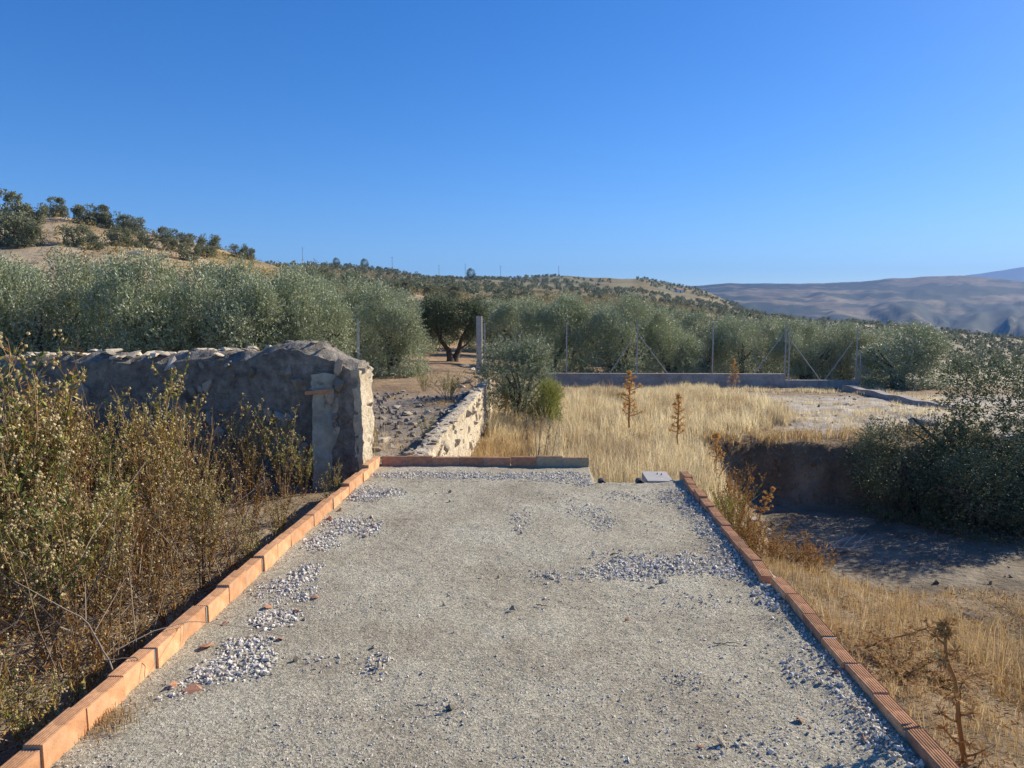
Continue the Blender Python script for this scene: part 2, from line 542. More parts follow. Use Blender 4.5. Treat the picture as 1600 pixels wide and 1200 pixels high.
def near_z(x, y):
    x = np.asarray(x, float)
    y = np.asarray(y, float)
    n1 = fbm(x * .9, y * .9, seed=1)
    n2 = fbm(x * 3.1, y * 3.1, seed=2)
    lot = -.52 + .22 * sm((y - 5.0) / 2.4) + .04 * n1 + .02 * n2 - .10 * sm((-x - 3) / 3) * 0
    lot = lot - .12 * np.exp(-((x + 1.9) / .35) ** 2) * (y < 7)
    terr = -.30 - .007 * (y - 8) + .05 * n1 + .035 * n2
    zl = lerp(lot, terr, sm((y - 8.1) / .4))
    base = -.95 - .012 * (y - 8) + .05 * n1 + .03 * n2
    mound = sm((x - 4.5) / 1.5) * np.exp(-((y - 19.5) / 4.) ** 2) * (.16 * fbm(x * .8, y * .8, seed=9) + .1)
    base = base + mound
    fill = lerp(-.14, -.9, sm((y - 4.8) / 2.7))
    side = lerp(fill, np.minimum(-.60, fill), sm((x - 1.45) / 1.6))
    side = side + .05 * n1 + .03 * n2
    side = lerp(side, base, sm((y - 7.0) / 1.6))
    bank = .08 * vn(x * 1.1, y * 0, seed=4) + .10 * fbm(x * 3.3, y * .7, seed=14, o=3) - .13 * (x - 3.2)
    p = sm((x - pit_x(y) - .25 * n1) / 1.15) * sm((y - 5.5 - .4 * n1) / 2.2) * sm((16.0 + bank - y) / .5)
    p = p * (1 - sm((x - 12.5) / 2.0))
    side = lerp(side, -2.2 + .04 * n1 + .02 * n2, p) + .16 * p * (1 - p) * 4 * fbm(x * 4.5, y * 4.5, seed=15, o=3)
    zr = np.where(y < 7.9, lerp(np.full_like(x, -1.0), side, sm((x - 1.22) / .12)), side)
    w = .10 + .25 * np.maximum(0, y - 19.3)
    xb = np.where(y > 7.95, -1.42, -.2)
    t = sm((x - xb + w) / (2 * w))
    return lerp(zl, zr, t)


def gz(x, y):
    x = np.asarray(x, float)
    y = np.asarray(y, float)
    D, _ = yc_u(x, y)
    t = sm((D - 31.5) / 6.0)
    return lerp(near_z(x, y), far_z(x, y), t)


def hit(u, v, d0=5.0, d1=4000.0):
    """first point of the ground along the line of sight through a picture point"""
    d = ray(u, v)
    ys = np.exp(np.linspace(math.log(d0), math.log(d1), 1500))
    P = np.array([0, 0, CZ]) + d[None] * (ys / d[1])[:, None]
    g = gz(P[:, 0], P[:, 1])
    b = np.nonzero(P[:, 2] < g)[0]
    i = b[0] if len(b) else len(ys) - 1
    return np.array([P[i, 0], P[i, 1], g[i]])


def soil_near(x, y):
    n = fbm(x * .7, y * .7, seed=31)[:, None]
    n2 = fbm(x * 2.3, y * 2.3, seed=33)[:, None]
    c = lambda *a: np.array(a)[None]
    lot = lerp(c(.27, .21, .14), c(.42, .34, .22), sm(n + .5))
    rub = lerp(c(.20, .165, .13), c(.34, .29, .225), sm(n2 * .9 + .5))
    til = lerp(c(.23, .155, .09), c(.33, .235, .145), sm(n + .5))
    terr = lerp(rub, til, sm((y[:, None] - 17.5 + 2 * n) / 2.5))
    left = lerp(lot, terr, sm((y[:, None] - 8.1) / .4))
    gr = lerp(c(.19, .135, .075), c(.30, .22, .13), sm(n2 + .5))
    pale = lerp(c(.36, .31, .23), c(.50, .45, .37), sm(n2 + .5))
    right = lerp(gr, pale, (sm((x - 4.8) / 1.5) * sm((y - 15.8) / 1.) * sm((29 - y) / 4))[:, None])
    z = near_z(x, y)[:, None]
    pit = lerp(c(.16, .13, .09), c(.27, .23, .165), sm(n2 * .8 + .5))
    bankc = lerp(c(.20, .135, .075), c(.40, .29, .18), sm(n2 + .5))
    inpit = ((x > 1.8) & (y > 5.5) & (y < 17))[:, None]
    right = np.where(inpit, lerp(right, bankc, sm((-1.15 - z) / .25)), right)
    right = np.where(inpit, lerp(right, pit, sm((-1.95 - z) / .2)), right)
    return np.where((x < np.where(y > 7.95, -1.35, -.2))[:, None], left, right)


def soil_far(x, y):
    D, u = yc_u(x, y)
    n = fbm(x / (D * .05 + 4), y / (D * .05 + 4), seed=41)
    n2 = fbm(x / (D * .015 + 2), y / (D * .015 + 2), seed=43)
    c = lambda *a: np.array(a)[None]
    sand = lerp(c(.34, .25, .15), c(.45, .355, .23), sm(n2 + .5)[:, None])
    sand2 = lerp(c(.20, .155, .09), c(.30, .235, .145), sm(n2 + .5)[:, None])
    scrub2 = lerp(c(.17, .14, .065), c(.25, .19, .085), sm(n2 + .5)[:, None])
    scrub = lerp(c(.23, .18, .075), c(.33, .24, .09), sm(n2 + .5)[:, None])
    green = lerp(c(.11, .12, .06), c(.19, .18, .10), sm(n2 + .5)[:, None])
    til = lerp(c(.30, .19, .10), c(.38, .26, .15), sm(n + .5)[:, None])
    hill = lerp(sand, scrub, (sm(n * 2.2 + .3) * sm((u - 90) / 180))[:, None])
    mid = lerp(lerp(scrub2, sand2, sm(n * 2 + .35)[:, None]), green, sm(n2 * 1.6 + n + .45)[:, None])
    col = lerp(til, hill, (sm((D - 55) / 30) * sm((900 - u) / 300))[:, None])
    col = lerp(col, mid, sm((D - 190) / 60)[:, None])
    rt = lerp(c(.26, .22, .13), c(.36, .31, .21), sm(n + .5)[:, None])
    col = lerp(col, rt, (sm((u - 1050) / 150) * sm((D - 45) / 20) * sm((700 - D) / 200))[:, None])
    fa = fbm(u / 120., np.log(D) * 16, seed=51)
    fb = fbm(u / 26., np.log(D) * 34, seed=52)
    forest = lerp(c(.010, .020, .012), c(.032, .044, .022), sm(fb + .5)[:, None])
    field = lerp(c(.115, .095, .055), c(.21, .165, .095), sm(fb * 1.5 + .5)[:, None])
    g = np.exp(-((D - 2350) / 500.) ** 2)
    ft = sm((fa + .45 * fb) * 5 + .75 + g * .6 + .9 * sm((D - 3320) / 250) * sm((fb + .6)))
    col = lerp(col, lerp(field, forest, ft[:, None]), sm((D - 1300) / 500)[:, None])
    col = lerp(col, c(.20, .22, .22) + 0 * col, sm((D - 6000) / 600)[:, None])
    return col


# near sheet
nx, ny = 380, 300
xs = np.linspace(-1, 1, nx)
xs = 30 * (.45 * xs + .55 * xs ** 3)
ys = np.linspace(0, 1, ny)
ys = -8 + 44 * ys
X, Y = np.meshgrid(xs, ys, indexing='ij')
X, Y = X.ravel(), Y.ravel()
i = (np.arange(nx - 1)[:, None] * ny + np.arange(ny - 1)[None, :]).ravel()
Fq = np.stack([i, i + ny, i + ny + 1, i + 1], 1)
Z = gz(X, Y)
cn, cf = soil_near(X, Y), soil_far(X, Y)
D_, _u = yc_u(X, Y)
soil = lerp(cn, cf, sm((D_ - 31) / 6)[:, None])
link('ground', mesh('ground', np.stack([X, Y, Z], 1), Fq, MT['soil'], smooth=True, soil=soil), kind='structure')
# far sheet: a fan from just under the near sheet's edge to the mountains
nu_, nd_ = 560, 400
uu = np.linspace(-900, 2600, nu_)
dd = np.exp(np.linspace(math.log(33.0), math.log(9400.0), nd_))
Ug, Dg = np.meshgrid(uu, dd, indexing='ij')
Ug, Dg = Ug.ravel(), Dg.ravel()
xc = (Ug - 800) / FOC * math.cos(PITCH) * Dg
X = xc * math.cos(YAW) - Dg * math.sin(YAW)
Y = xc * math.sin(YAW) + Dg * math.cos(YAW)
Z = gz(X, Y) - np.where((Y < 36.1) & (np.abs(X) < 30.2), .5, 0) * sm((36.05 - Y) / .6)
i = (np.arange(nu_ - 1)[:, None] * nd_ + np.arange(nd_ - 1)[None, :]).ravel()
Fq = np.stack([i, i + nd_, i + nd_ + 1, i + 1], 1)
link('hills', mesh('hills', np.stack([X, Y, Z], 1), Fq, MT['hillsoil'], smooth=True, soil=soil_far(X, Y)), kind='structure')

# ------------------------------------------------------------------ haze
HZ = float(Z.max()) + 15
V, F = boxv(-9000, 11500, -400, 10200, -140, HZ)
hm = bpy.data.materials.new('haze')
hm.use_nodes = True
hm.node_tree.nodes.clear()
pv = hm.node_tree.nodes.new('ShaderNodeVolumePrincipled')
pv.inputs['Color'].default_value = (.17, .44, 1.0, 1)
pv.inputs['Density'].default_value = 0.00010
pv.inputs['Anisotropy'].default_value = 0.0
ho = hm.node_tree.nodes.new('ShaderNodeOutputMaterial')
hm.node_tree.links.new(pv.outputs[0], ho.inputs['Volume'])
USE_HAZE = True
if USE_HAZE:
    link('haze', mesh('haze', V, F, hm), kind='stuff')

# ------------------------------------------------------------------ concrete slab
XL, XR, YB, XN, YN = -1.66, 1.32, 7.72, .47, 6.98


def slab_z(x, y):
    return .028 * sm((x - 1.02) / .25) + .012 * fbm(x * .9, y * .9, seed=61) + .005 * fbm(x * 9, y * 9, seed=62) + .005 * fbm(x * 38, y * 38, seed=63, o=2)


def slab_top(s, t):
    y = -3.0 + 10.72 * t ** .8
    x = XL - .03 + (XR - XL + .06) * s
    return np.stack([x, y, slab_z(x, y)], 1)


def strip(xa, xb, ya, yb, nx, ny):
    X, Y = np.meshgrid(np.linspace(xa, xb, nx), np.linspace(ya, yb, ny), indexing='ij')
    X, Y = X.ravel(), Y.ravel()
    # ragged edges
    e = .012 * fbm(X * 6, Y * 6, seed=66)
    X2 = X + e * ((np.abs(X - xa) < 1e-6) | (np.abs(X - xb) < 1e-6)) * (xb < 1.2)
    V = np.stack([X2, Y, slab_z(X, Y)], 1)
    i = (np.arange(nx - 1)[:, None] * ny + np.arange(ny - 1)[None, :]).ravel()
    F = np.stack([i, i + ny, i + ny + 1, i + 1], 1)
    # skirt
    idx = np.arange(nx * ny).reshape(nx, ny)
    loop = np.concatenate([idx[:, 0], idx[-1, 1:], idx[::-1, -1][1:], idx[0, ::-1][1:]])
    Vs = V[loop].copy()
    Vs[:, 2] = -.22
    n = len(V)
    k = np.arange(len(loop) - 1)
    Fs = np.stack([loop[k], n + k, n + k + 1, loop[k + 1]], 1)
    return np.concatenate([V, Vs]), np.concatenate([F, Fs])


Va, Fa = strip(XL - .08, XR + .012, -3.0, 1.4, 40, 40)
Vb, Fb = strip(XL - .08, XR + .012, 1.4, YN, 190, 320)
Vc, Fc = strip(XL - .08, XN, YN, YB + .12, 130, 50)
V, F, _ = join([(Va, Fa), (Vb, Fb), (Vc, Fc)])
slab = link('concrete_slab', mesh('concrete_slab', V, F, MT['concrete'], smooth=True), kind='structure')

# loose gravel: density patches on the slab
blobs = []          # (x, y, rx, ry, weight)


def blob(u, v, ru, rv, w=1.0):
    c = at_z(u, v, .01)
    e = at_z(u + ru, v, .01)
    a = at_z(u, v - rv, .01)
    b = at_z(u, v + rv, .01)
    blobs.append((c[0], (a[1] + b[1]) / 2, abs(e[0] - c[0]), abs(a[1] - b[1]) / 2, w))


for b in [(570, 770, 42, 13), (610, 766, 26, 8), (545, 818, 45, 19), (505, 845, 30, 15), (575, 826, 22, 14), (470, 900, 22, 24), (430, 922, 42, 22), (480, 925, 20, 12), (425, 968, 46, 20),
          (385, 1005, 40, 22), (350, 1045, 60, 32), (400, 1040, 40, 26), (290, 1075, 45, 25, .6), (520, 1030, 60, 18, .3), (590, 1040, 26, 30, .6),
          (640, 740, 60, 6, .9), (720, 741, 60, 6, .9), (800, 742, 60, 6, .9), (880, 745, 50, 9, .9), (910, 752, 16, 9, .9), (560, 1110, 70, 16, .18), (690, 1105, 50, 24, .35), (620, 1120, 40, 12, .4),
          (935, 810, 30, 20, .7), (910, 800, 25, 12, .5), (815, 815, 26, 16, .6), (812, 800, 22, 8, .4), (880, 776, 40, 8, .35), (985, 775, 60, 9, .5), (1065, 775, 45, 12, .8),
          (860, 897, 38, 10, .6), (930, 893, 55, 12, .8), (1000, 884, 60, 18), (1070, 880, 55, 18), (1130, 882, 45, 18), (1040, 870, 110, 14, .5), (1100, 800, 35, 16, .9), (1120, 830, 36, 22, .9),
          (1145, 855, 34, 20, .8), (1165, 875, 36, 22, .9), (1195, 905, 36, 24, .95), (1215, 940, 36, 26, .9), (1090, 935, 70, 16, .3), (1130, 940, 40, 12, .4), (1245, 975, 34, 22, .6),
          (1265, 1000, 34, 26, .5), (1295, 1030, 30, 26, .6), (1255, 1052, 30, 24, .6), (1070, 1060, 36, 20, .5), (1150, 1010, 60, 26, .22), (1310, 1070, 34, 34, .55), (1345, 1110, 40, 34, .7), (1385, 1150, 44, 34, .8),
          (1330, 1150, 70, 26, .35), (1130, 1165, 60, 18, .3), (1180, 1165, 40, 14, .35), (950, 1060, 120, 30, .12), (700, 960, 140, 30, .06), (1430, 1190, 40, 20, .7)]:
    blob(*b)
BL = np.array([b if len(b) == 5 else (*b, 1.0) for b in blobs])


def dens(x, y):
    wob = 1 + .55 * fbm(x * 4.5, y * 4.5, seed=71)
    d = np.zeros_like(x)
    for bx, by, rx, ry, w in BL:
        r = ((x - bx) / rx) ** 2 + ((y - by) / ry) ** 2
        d = np.maximum(d, w * sm((1.9 * wob - r) / 1.9))
    return d


def inslab(x, y):
    return (x > XL + .01) & (x < XR - .06) & (y < YB - .02) & ~((x > XN - .02) & (y > YN - .02))


ROCKS = [rock(s, 10, .7) for s in range(1, 8)]
gp = []
r = np.random.default_rng(5)
n = 360000
x = r.uniform(XL, XR, n)
y = 2.2 + 5.6 * r.uniform(0, 1, n) ** 1.35
d = dens(x, y)
keep = inslab(x, y) & (r.uniform(0, 1, n) < d ** 1.7 * .40 + .014 * np.maximum(0, fbm(x * 2, y * 2, seed=73) + .15 + .55 * sm((x - .1) / .8)) ** 1.2)
x, y, d = x[keep], y[keep], d[keep]
s = r.gamma(3.2, .0019, len(x)).clip(.0026, .016) * (.75 + .45 * d)
gp.append((x, y, s))
# fine grit set in the surface everywhere
n = 56000
x = r.uniform(XL, XR, n)
y = 2.3 + 5.2 * r.uniform(0, 1, n) ** 1.5
keep = inslab(x, y) & (fbm(x * 1.5, y * 1.5, seed=75) * 1.6 + r.normal(0, .3, n) > -.12)
x, y = x[keep], y[keep]
ngrit = len(x)
gp.append((x, y, r.gamma(4, .0009, len(x)).clip(.002, .008)))
x = np.concatenate([g[0] for g in gp])
y = np.concatenate([g[1] for g in gp])
s = np.concatenate([g[2] for g in gp])
z = slab_z(x, y) + s * np.where(np.arange(len(x)) >= len(x) - ngrit, r.uniform(-.5, .2, len(x)), r.uniform(0, .5, len(x)))
tint = np.clip(r.beta(2.6, 1.8, len(x)), 0, .97)
tint[-ngrit:] = r.uniform(.25, .75, ngrit)
tint[r.uniform(0, 1, len(x)) < .012] = 1.0
parts = []
which = r.integers(0, len(ROCKS), len(x))
for k, (Vr, Fr) in enumerate(ROCKS):
    q = which == k
    parts.append(replicate(Vr, Fr, np.stack([x[q], y[q], z[q]], 1), s[q], rand_rot(q.sum(), r, .5), tint[q]))
V, F, T = join(parts)
print('gravel stones', len(x), 'tris', sum(len(f) for f in F))
link('gravel', mesh('gravel', V, F, MT['gravel'], tint=T), kind='stuff')

# ------------------------------------------------------------------ brick kerbs
def brick_mesh(name, mat, L=.25, W=.068, H=.13, g=6):
    """hollow-clay brick on edge with fluted top, long axis +Y, top at z=0"""
    prof = [(-W / 2, -H), (-W / 2, -.003)]
    for k in range(g):
        a = -W / 2 + .004 + (W - .008) * k / g
        b = a + (W - .008) / g
        m = (b - a) * .22
        prof += [(a + m * .4, 0), (b - m * 1.6, 0), (b - m, -.0045), (b - m * .25, -.0045)]
    prof += [(W / 2 - .002, 0), (W / 2, -.003), (W / 2, -H)]
    p = np.array(prof)
    n = len(p)
    V = np.concatenate([np.stack([p[:, 0], np.full(n, yy), p[:, 1]], 1) for yy in (-L / 2, L / 2)])
    k = np.arange(n)
    F4 = np.stack([k, (k + 1) % n, n + (k + 1) % n, n + k], 1)
    me = bpy.data.meshes.new(name)
    me.from_pydata(V.tolist(), [], F4.tolist() + [list(range(n))[::-1], list(range(n, 2 * n))])
    me.materials.append(mat)
    me.materials.append(MT['brick_top'])
    for pl in me.polygons:
        if pl.normal.z > .2:
            pl.material_index = 1
    return me


BR = brick_mesh('brick', MT['brick'])
BRO = brick_mesh('brick_worn', MT['brick_old'])
BRP = brick_mesh('brick_pale', MT['brick_pale'])


MJ = mesh('mortar_joint', *boxv(-.031, .031, -.007, .007, -.13, 0), MT['mortar'])


def kerb(label, p0, p1, n, me_of, ztop, name='brick_kerb', jit=1.0, seed=0):
    r = np.random.default_rng(seed)
    p0, p1 = np.array(p0, float), np.array(p1, float)
    d = p1 - p0
    step = np.linalg.norm(d) / n
    ang = math.atan2(-d[0], d[1])
    t = thing(name, label, 'kerb', (*p0, 0), 0)
    t['kind'] = 'thing'
    for k in range(n):
        c = d * (k + .5) / n
        zt = ztop(k) + r.normal(0, .005) * jit
        off = r.normal(0, .004) * jit
        o = link('brick', me_of(k), t, (c[0] + off * math.cos(ang), c[1] + off * math.sin(ang), zt),
                 (r.normal(0, .009) * jit, r.normal(0, .03) * jit, ang + r.normal(0, .016) * jit), (1, (step - .008 - abs(r.normal(0, .003))) / .25, 1))
        if k and r.uniform() < .85:
            m = d * k / n
            zj = min(zt, ztop(k - 1)) - .006
            link('mortar_joint', MJ, t, (m[0], m[1], zj), (0, 0, ang))
    return t


kz_r = np.random.default_rng(8)
zl = {k: .085 + kz_r.normal(0, .004) for k in range(40)}
kerb('sunlit orange brick kerb along the left edge of the slab, beside the weeds', (XL - .035, .59), (XL - .035, 7.70), 28,
     lambda k: BR, lambda k: zl[k] + (.022 if k in (26, 27) else 0) + (-.01 if k in (21, 22) else 0), seed=1)
kerb('shaded brick kerb across the far end of the slab', (XL, YB + .035), (XN, YB + .035), 8,
     lambda k: (BRO, BRO, BRO, BRO, BRO, BRO, BRP, BRP)[k], lambda k: .09 + .006 * math.sin(k * 1.7) + (.012 if k > 5 else 0), seed=2, jit=.7)
kerb('near stretch of the right brick kerb with clean fluted tops', (XR - .015, .55), (XR - .015, 4.22), 14,
     lambda k: BRO if k in (7, 11) else BR, lambda k: .058 + zl[k] * .06, seed=3)
kerb('far stretch of the right brick kerb, dirty and chipped, ending by the grey block', (XR - .055, 4.25), (XR - .025, 7.12), 11,
     lambda k: BRO, lambda k: .07 + .006 * math.sin(k * 2.1) + (.02 if k == 10 else 0), seed=4, jit=1.6)

# ------------------------------------------------------------------ rough walls
def vecn(P, f, a, seed):
    return a * np.stack([fbm(P[:, 0] * f, P[:, 1] * f, P[:, 2] * f, seed=seed + 10 * q, o=3) for q in range(3)], 1)


def rough_wall(x0, x1, y0, y1, zb, zt, step, amp=.05, seed=80, faces='front back right left top'):
    """zt(x, y) gives the ragged top"""
    nx_, ny_ = max(2, int((x1 - x0) / step)), max(2, int((y1 - y0) / step))
    nz_ = max(3, int(1.5 / step))
    ps = []
    fz = lambda x, y, t: zb(x, y) + t * (zt(x, y) - zb(x, y))
    if 'front' in faces:
        ps.append(grid(lambda s, t: np.stack([x0 + s * (x1 - x0), y0 + 0 * s, fz(x0 + s * (x1 - x0), y0 + 0 * s, t)], 1), nx_, nz_))
    if 'back' in faces:
        ps.append(grid(lambda s, t: np.stack([x1 + s * (x0 - x1), y1 + 0 * s, fz(x1 + s * (x0 - x1), y1 + 0 * s, t)], 1), nx_, nz_))
    if 'right' in faces:
        ps.append(grid(lambda s, t: np.stack([x1 + 0 * s, y0 + s * (y1 - y0), fz(x1 + 0 * s, y0 + s * (y1 - y0), t)], 1), ny_, nz_))
    if 'left' in faces:
        ps.append(grid(lambda s, t: np.stack([x0 + 0 * s, y1 + s * (y0 - y1), fz(x0 + 0 * s, y1 + s * (y0 - y1), t)], 1), ny_, nz_))
    ps.append(grid(lambda s, t: np.stack([x0 + s * (x1 - x0), y0 + t * (y1 - y0), zt(x0 + s * (x1 - x0), y0 + t * (y1 - y0))], 1), nx_, ny_))
    V, F, _ = join(ps)
    V = V + vecn(V, 2.6, amp * .7, seed) + vecn(V, 8.5, amp * .5, seed + 3) + vecn(V, 24, amp * .4, seed + 5)
    return V, F


ROCKM = {}


def rock_mesh(kind, k):
    key = (kind, k)
    if key not in ROCKM:
        V, F = rock(100 + k, 15, .8)
        ROCKM[key] = mesh('stone', V, F, MT[kind])
    return ROCKM[key]


WX, WY0, WY1 = -1.96, 8.02, 8.62
_tw = np.array([[-9.5, 1.08], [-6.0, 1.10], [-5.2, 1.16], [-4.7, 1.17], [-4.0, 1.15], [-3.75, 1.20], [-3.1, 1.20], [-2.85, 1.27], [-2.5, 1.30], [-2.35, 1.26], [-2.22, 1.18], [-2.1, 1.12], [-1.9, 1.06]])


def tall_top(x, y):
    z = np.interp(x, _tw[:, 0], _tw[:, 1]) - .05
    z = z + .045 * fbm(x * 5, y * 5, seed=90) + .02 * fbm(x * 17, y * 17, seed=91)
    e = np.minimum(y - WY0, WY1 - y)
    return z - .09 * sm(1 - e / .14)


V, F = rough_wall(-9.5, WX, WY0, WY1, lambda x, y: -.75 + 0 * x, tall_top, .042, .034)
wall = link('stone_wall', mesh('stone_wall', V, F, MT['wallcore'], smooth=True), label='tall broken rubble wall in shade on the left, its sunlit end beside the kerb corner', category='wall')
wall['kind'] = 'thing'
r = np.random.default_rng(77)
for k in range(140):      # stones in the shaded face
    x = r.uniform(-6.6, -2.65) if k > 25 else r.uniform(-2.6, -2.1)
    z = r.uniform(-.45, 1.02)
    s = r.uniform(.06, .15)
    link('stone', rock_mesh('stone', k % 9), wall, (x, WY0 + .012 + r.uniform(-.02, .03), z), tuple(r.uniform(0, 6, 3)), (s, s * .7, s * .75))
for k in range(95):      # loose stones lying on top
    x = r.uniform(-6.6, -3.05) if k < 85 else r.uniform(-3, -2.1)
    y = r.uniform(WY0 + .02, WY1 - .08)
    s = r.uniform(.03, .10) if k < 85 else r.uniform(.02, .05)
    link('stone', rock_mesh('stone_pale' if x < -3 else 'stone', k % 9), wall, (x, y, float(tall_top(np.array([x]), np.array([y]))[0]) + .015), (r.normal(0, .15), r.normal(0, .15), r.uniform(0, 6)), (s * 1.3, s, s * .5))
for k in range(60):      # stones of the broken end, its sunlight put into a paler stone colour
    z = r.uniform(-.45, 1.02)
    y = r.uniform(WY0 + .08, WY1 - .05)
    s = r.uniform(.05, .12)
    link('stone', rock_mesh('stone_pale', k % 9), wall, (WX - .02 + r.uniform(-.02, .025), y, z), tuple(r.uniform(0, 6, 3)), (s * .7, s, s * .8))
# plaster strip on the pier, then jamb skin; sunlight put into their paler colours
V, F = rough_wall(-2.42, -2.20, WY0 - .045, WY0 + .05, lambda x, y: -.6 + 0 * x, lambda x, y: .93 - .5 * (x + 2.31) ** 2 + .05 * fbm(x * 9, y, seed=3), .03, .03, seed=95)
V[:, 1] += (V[:, 0] + 2.42) * .75 - .09
V[:, 0] += .11 * fbm(V[:, 2] * 3.3, V[:, 2] * 0 + .5, seed=97) * (V[:, 0] > -2.3)
link('lit_plaster_strip', mesh('lit_plaster_strip', V, F, MT['plaster'], smooth=True), wall)
V, F = rough_wall(WX - .06, WX + .03, WY0 + .0, WY1 - .05, lambda x, y: -.6 + 0 * x, lambda x, y: .95 + .06 * fbm(x * 9, y * 5, seed=4), .035, .05, seed=96)
link('pale_sunlit_jamb', mesh('pale_sunlit_jamb', V, F, MT['wallpale'], smooth=True), wall)
# terracotta shard sticking out of the wall
V, F = boxv(-.115, .115, -.12, .10, -.018, .018)
V[:, 2] += .006 * V[:, 0] / .1
link('tile_shard', mesh('tile_shard', V, F, MT['brick_old']), wall, tuple(at(498, 611, WY0 - .05)), (0, -.05, .03))

# low retaining wall running away
p0, p1 = at_z(655, 716, -.03), at_z(770, 590, -.03)
print('low wall', p0, p1)
LX1, LY0, LY1 = -1.36, 8.3, float(p1[1])
LX1 = float((p0[0] + p1[0]) / 2)
LX0 = LX1 - .24


def low_top(x, y):
    return -.05 + .035 * fbm(x * 4, y * 4, seed=98) + .02 * fbm(x * 14, y * 14, seed=99) - .04 * sm((LX0 + .1 - x) / .1)


V, F = rough_wall(LX0, LX1, LY0, LY1, lambda x, y: -1.25 + 0 * x, low_top, .06, .035, seed=85)
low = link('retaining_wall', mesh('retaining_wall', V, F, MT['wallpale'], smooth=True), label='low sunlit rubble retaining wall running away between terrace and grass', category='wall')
low['kind'] = 'thing'
for k in range(230):
    y = LY0 + (LY1 - LY0) * r.uniform(0, 1) ** 1.3
    z = r.uniform(-1.05, -.08)
    s = r.uniform(.06, .14)
    link('stone', rock_mesh('stone_pale', k % 9), low, (LX1 + r.uniform(-.06, -.015), y, z), tuple(r.uniform(0, 6, 3)), (s * .7, s * 1.1, s * .85))
for k in range(70):
    y = LY0 + (LY1 - LY0) * r.uniform(0, 1) ** 1.3
    s = r.uniform(.03, .08)
    link('stone', rock_mesh('stone', k % 9), low, (r.uniform(LX0, LX1), y, -.04), (r.normal(0, .15), r.normal(0, .15), r.uniform(0, 6)), (s, s, s * .5))

# ------------------------------------------------------------------ block and pipe ends at the notch
bx0, by0 = .965, 7.02
V, F = boxv(0, .235, 0, .44, -.26, 0)
blk = thing('concrete_block', 'grey concrete block sunk beside the end of the right kerb', 'block', (bx0, by0, .012))
V2, F2 = grid(lambda s, t: np.stack([.235 * s, .44 * t, 0 * s + .002], 1), 2, 2)
link('block_body', mesh('block_body', V, F, MT['grey_block']), blk)
P = np.array([[[.13, .30, -.02], [.13, .30, .022]], [[.165, .27, -.02], [.165, .27, .022]]])
V, F = tubes(P, np.full((2, 2), .014), 10)
capV, capF = [], []
link('bolt', mesh('bolt', *[a for a in tubes(P[:1], np.array([[.013, .001]]), 8)], MT['dark']), blk)
link('bolt', mesh('bolt', *[a for a in tubes(P[1:], np.array([[.013, .001]]), 8)], MT['dark']), blk)


def pipe_end(label, loc):
    a = np.linspace(0, 2 * np.pi, 17)[:-1]
    rings = [(.034, 0), (.036, .10), (.036, .13), (.028, .13), (.026, .02), (.001, .02)]
    V = np.concatenate([np.stack([rr * np.cos(a), np.full(16, -.06) + 0 * a + zz, rr * np.sin(a)], 1) for rr, zz in rings])
    F = []
    for q in range(len(rings) - 1):
        k = np.arange(16)
        F.append(np.stack([q * 16 + k, q * 16 + (k + 1) % 16, q * 16 + 16 + (k + 1) % 16, q * 16 + 16 + k], 1))
    me = mesh('pipe_end', V, np.concatenate(F), MT['dark'], smooth=True)
    link('pipe_end', me, None, loc, (0, 0, math.pi), 1, label=label, category='pipe')


p = at_z(941, 757, -.01)
pipe_end('dark pipe end at the slab edge, left one of the two by the notch corner', (p[0], YN + .05, -.012))
p = at_z(1000, 756, -.01)
pipe_end('dark pipe end at the slab edge beside the grey block', (p[0], YN + .05, -.008))

# ------------------------------------------------------------------ fence behind the grass
FY = 31.0


def cast_wall(label, a, b, ztop, th=.22, zb=-2.2, name='fence_wall', nseg=8):
    a, b = np.array(a, float), np.array(b, float)
    d = b - a
    nrm_ = np.array([-d[1], d[0]]) / np.linalg.norm(d)
    V, F = [], []
    zt = ztop if callable(ztop) else (lambda t: ztop)
    for k in range(nseg + 1):
        t = k / nseg
        c = a + d * t
        for q in (-th / 2, th / 2):
            for z in (zb, zt(t)):
                V.append((*(c + nrm_ * q), z))
    for k in range(nseg):
        i = k * 4
        F += [[i, i + 4, i + 5, i + 1], [i + 2, i + 3, i + 7, i + 6], [i + 1, i + 5, i + 7, i + 3]]
    F += [[0, 1, 3, 2], [nseg * 4, nseg * 4 + 2, nseg * 4 + 3, nseg * 4 + 1]]
    me = mesh(name, np.array(V), np.array(F), MT['castwall'])
    o = link(name, me, None, label=label, category='wall')
    o['kind'] = 'thing'
    return o


a, b, c = at(878, 583, FY), at(1226, 583, FY), at(1340, 594, FY)
cast_wall('long grey concrete base wall under the wire fence posts', (a[0] - 3, FY), (b[0], FY), float(a[2]))
cast_wall('lower stepped end section of the grey concrete fence base wall', (b[0] + .003, FY - .02), (c[0], FY - .02), float(c[2]))
q0, q1 = at(1322, 602, 29.5), at_z(1484, 634, -.95)
cast_wall('crumbling low boundary wall slanting towards the dark bushes', (q0[0], q0[1]), (q1[0], q1[1]), lambda t: float(lerp(q0[2], q1[2], t)) + .05 * math.sin(t * 23) * .5, th=.3, name='boundary_wall', nseg=24)

fence = thing('metal_fence', 'row of thin galvanised fence posts with slanting braces on the concrete wall', 'fence', (0, FY, 0))


def rod(name, pa, pb, rad, parent=None, mat='metal', k=6, **kw):
    P = np.array([[pa, pb]], float)
    if parent is not None:
        P = P - np.array(parent.location)
    V, F = tubes(P, np.full((1, 2), rad), k)
    F = [F, np.array([list(range(k))[::-1], list(range(k, 2 * k))])]
    return link(name, mesh(name, V, F, MT[mat], smooth=False), parent, **kw)


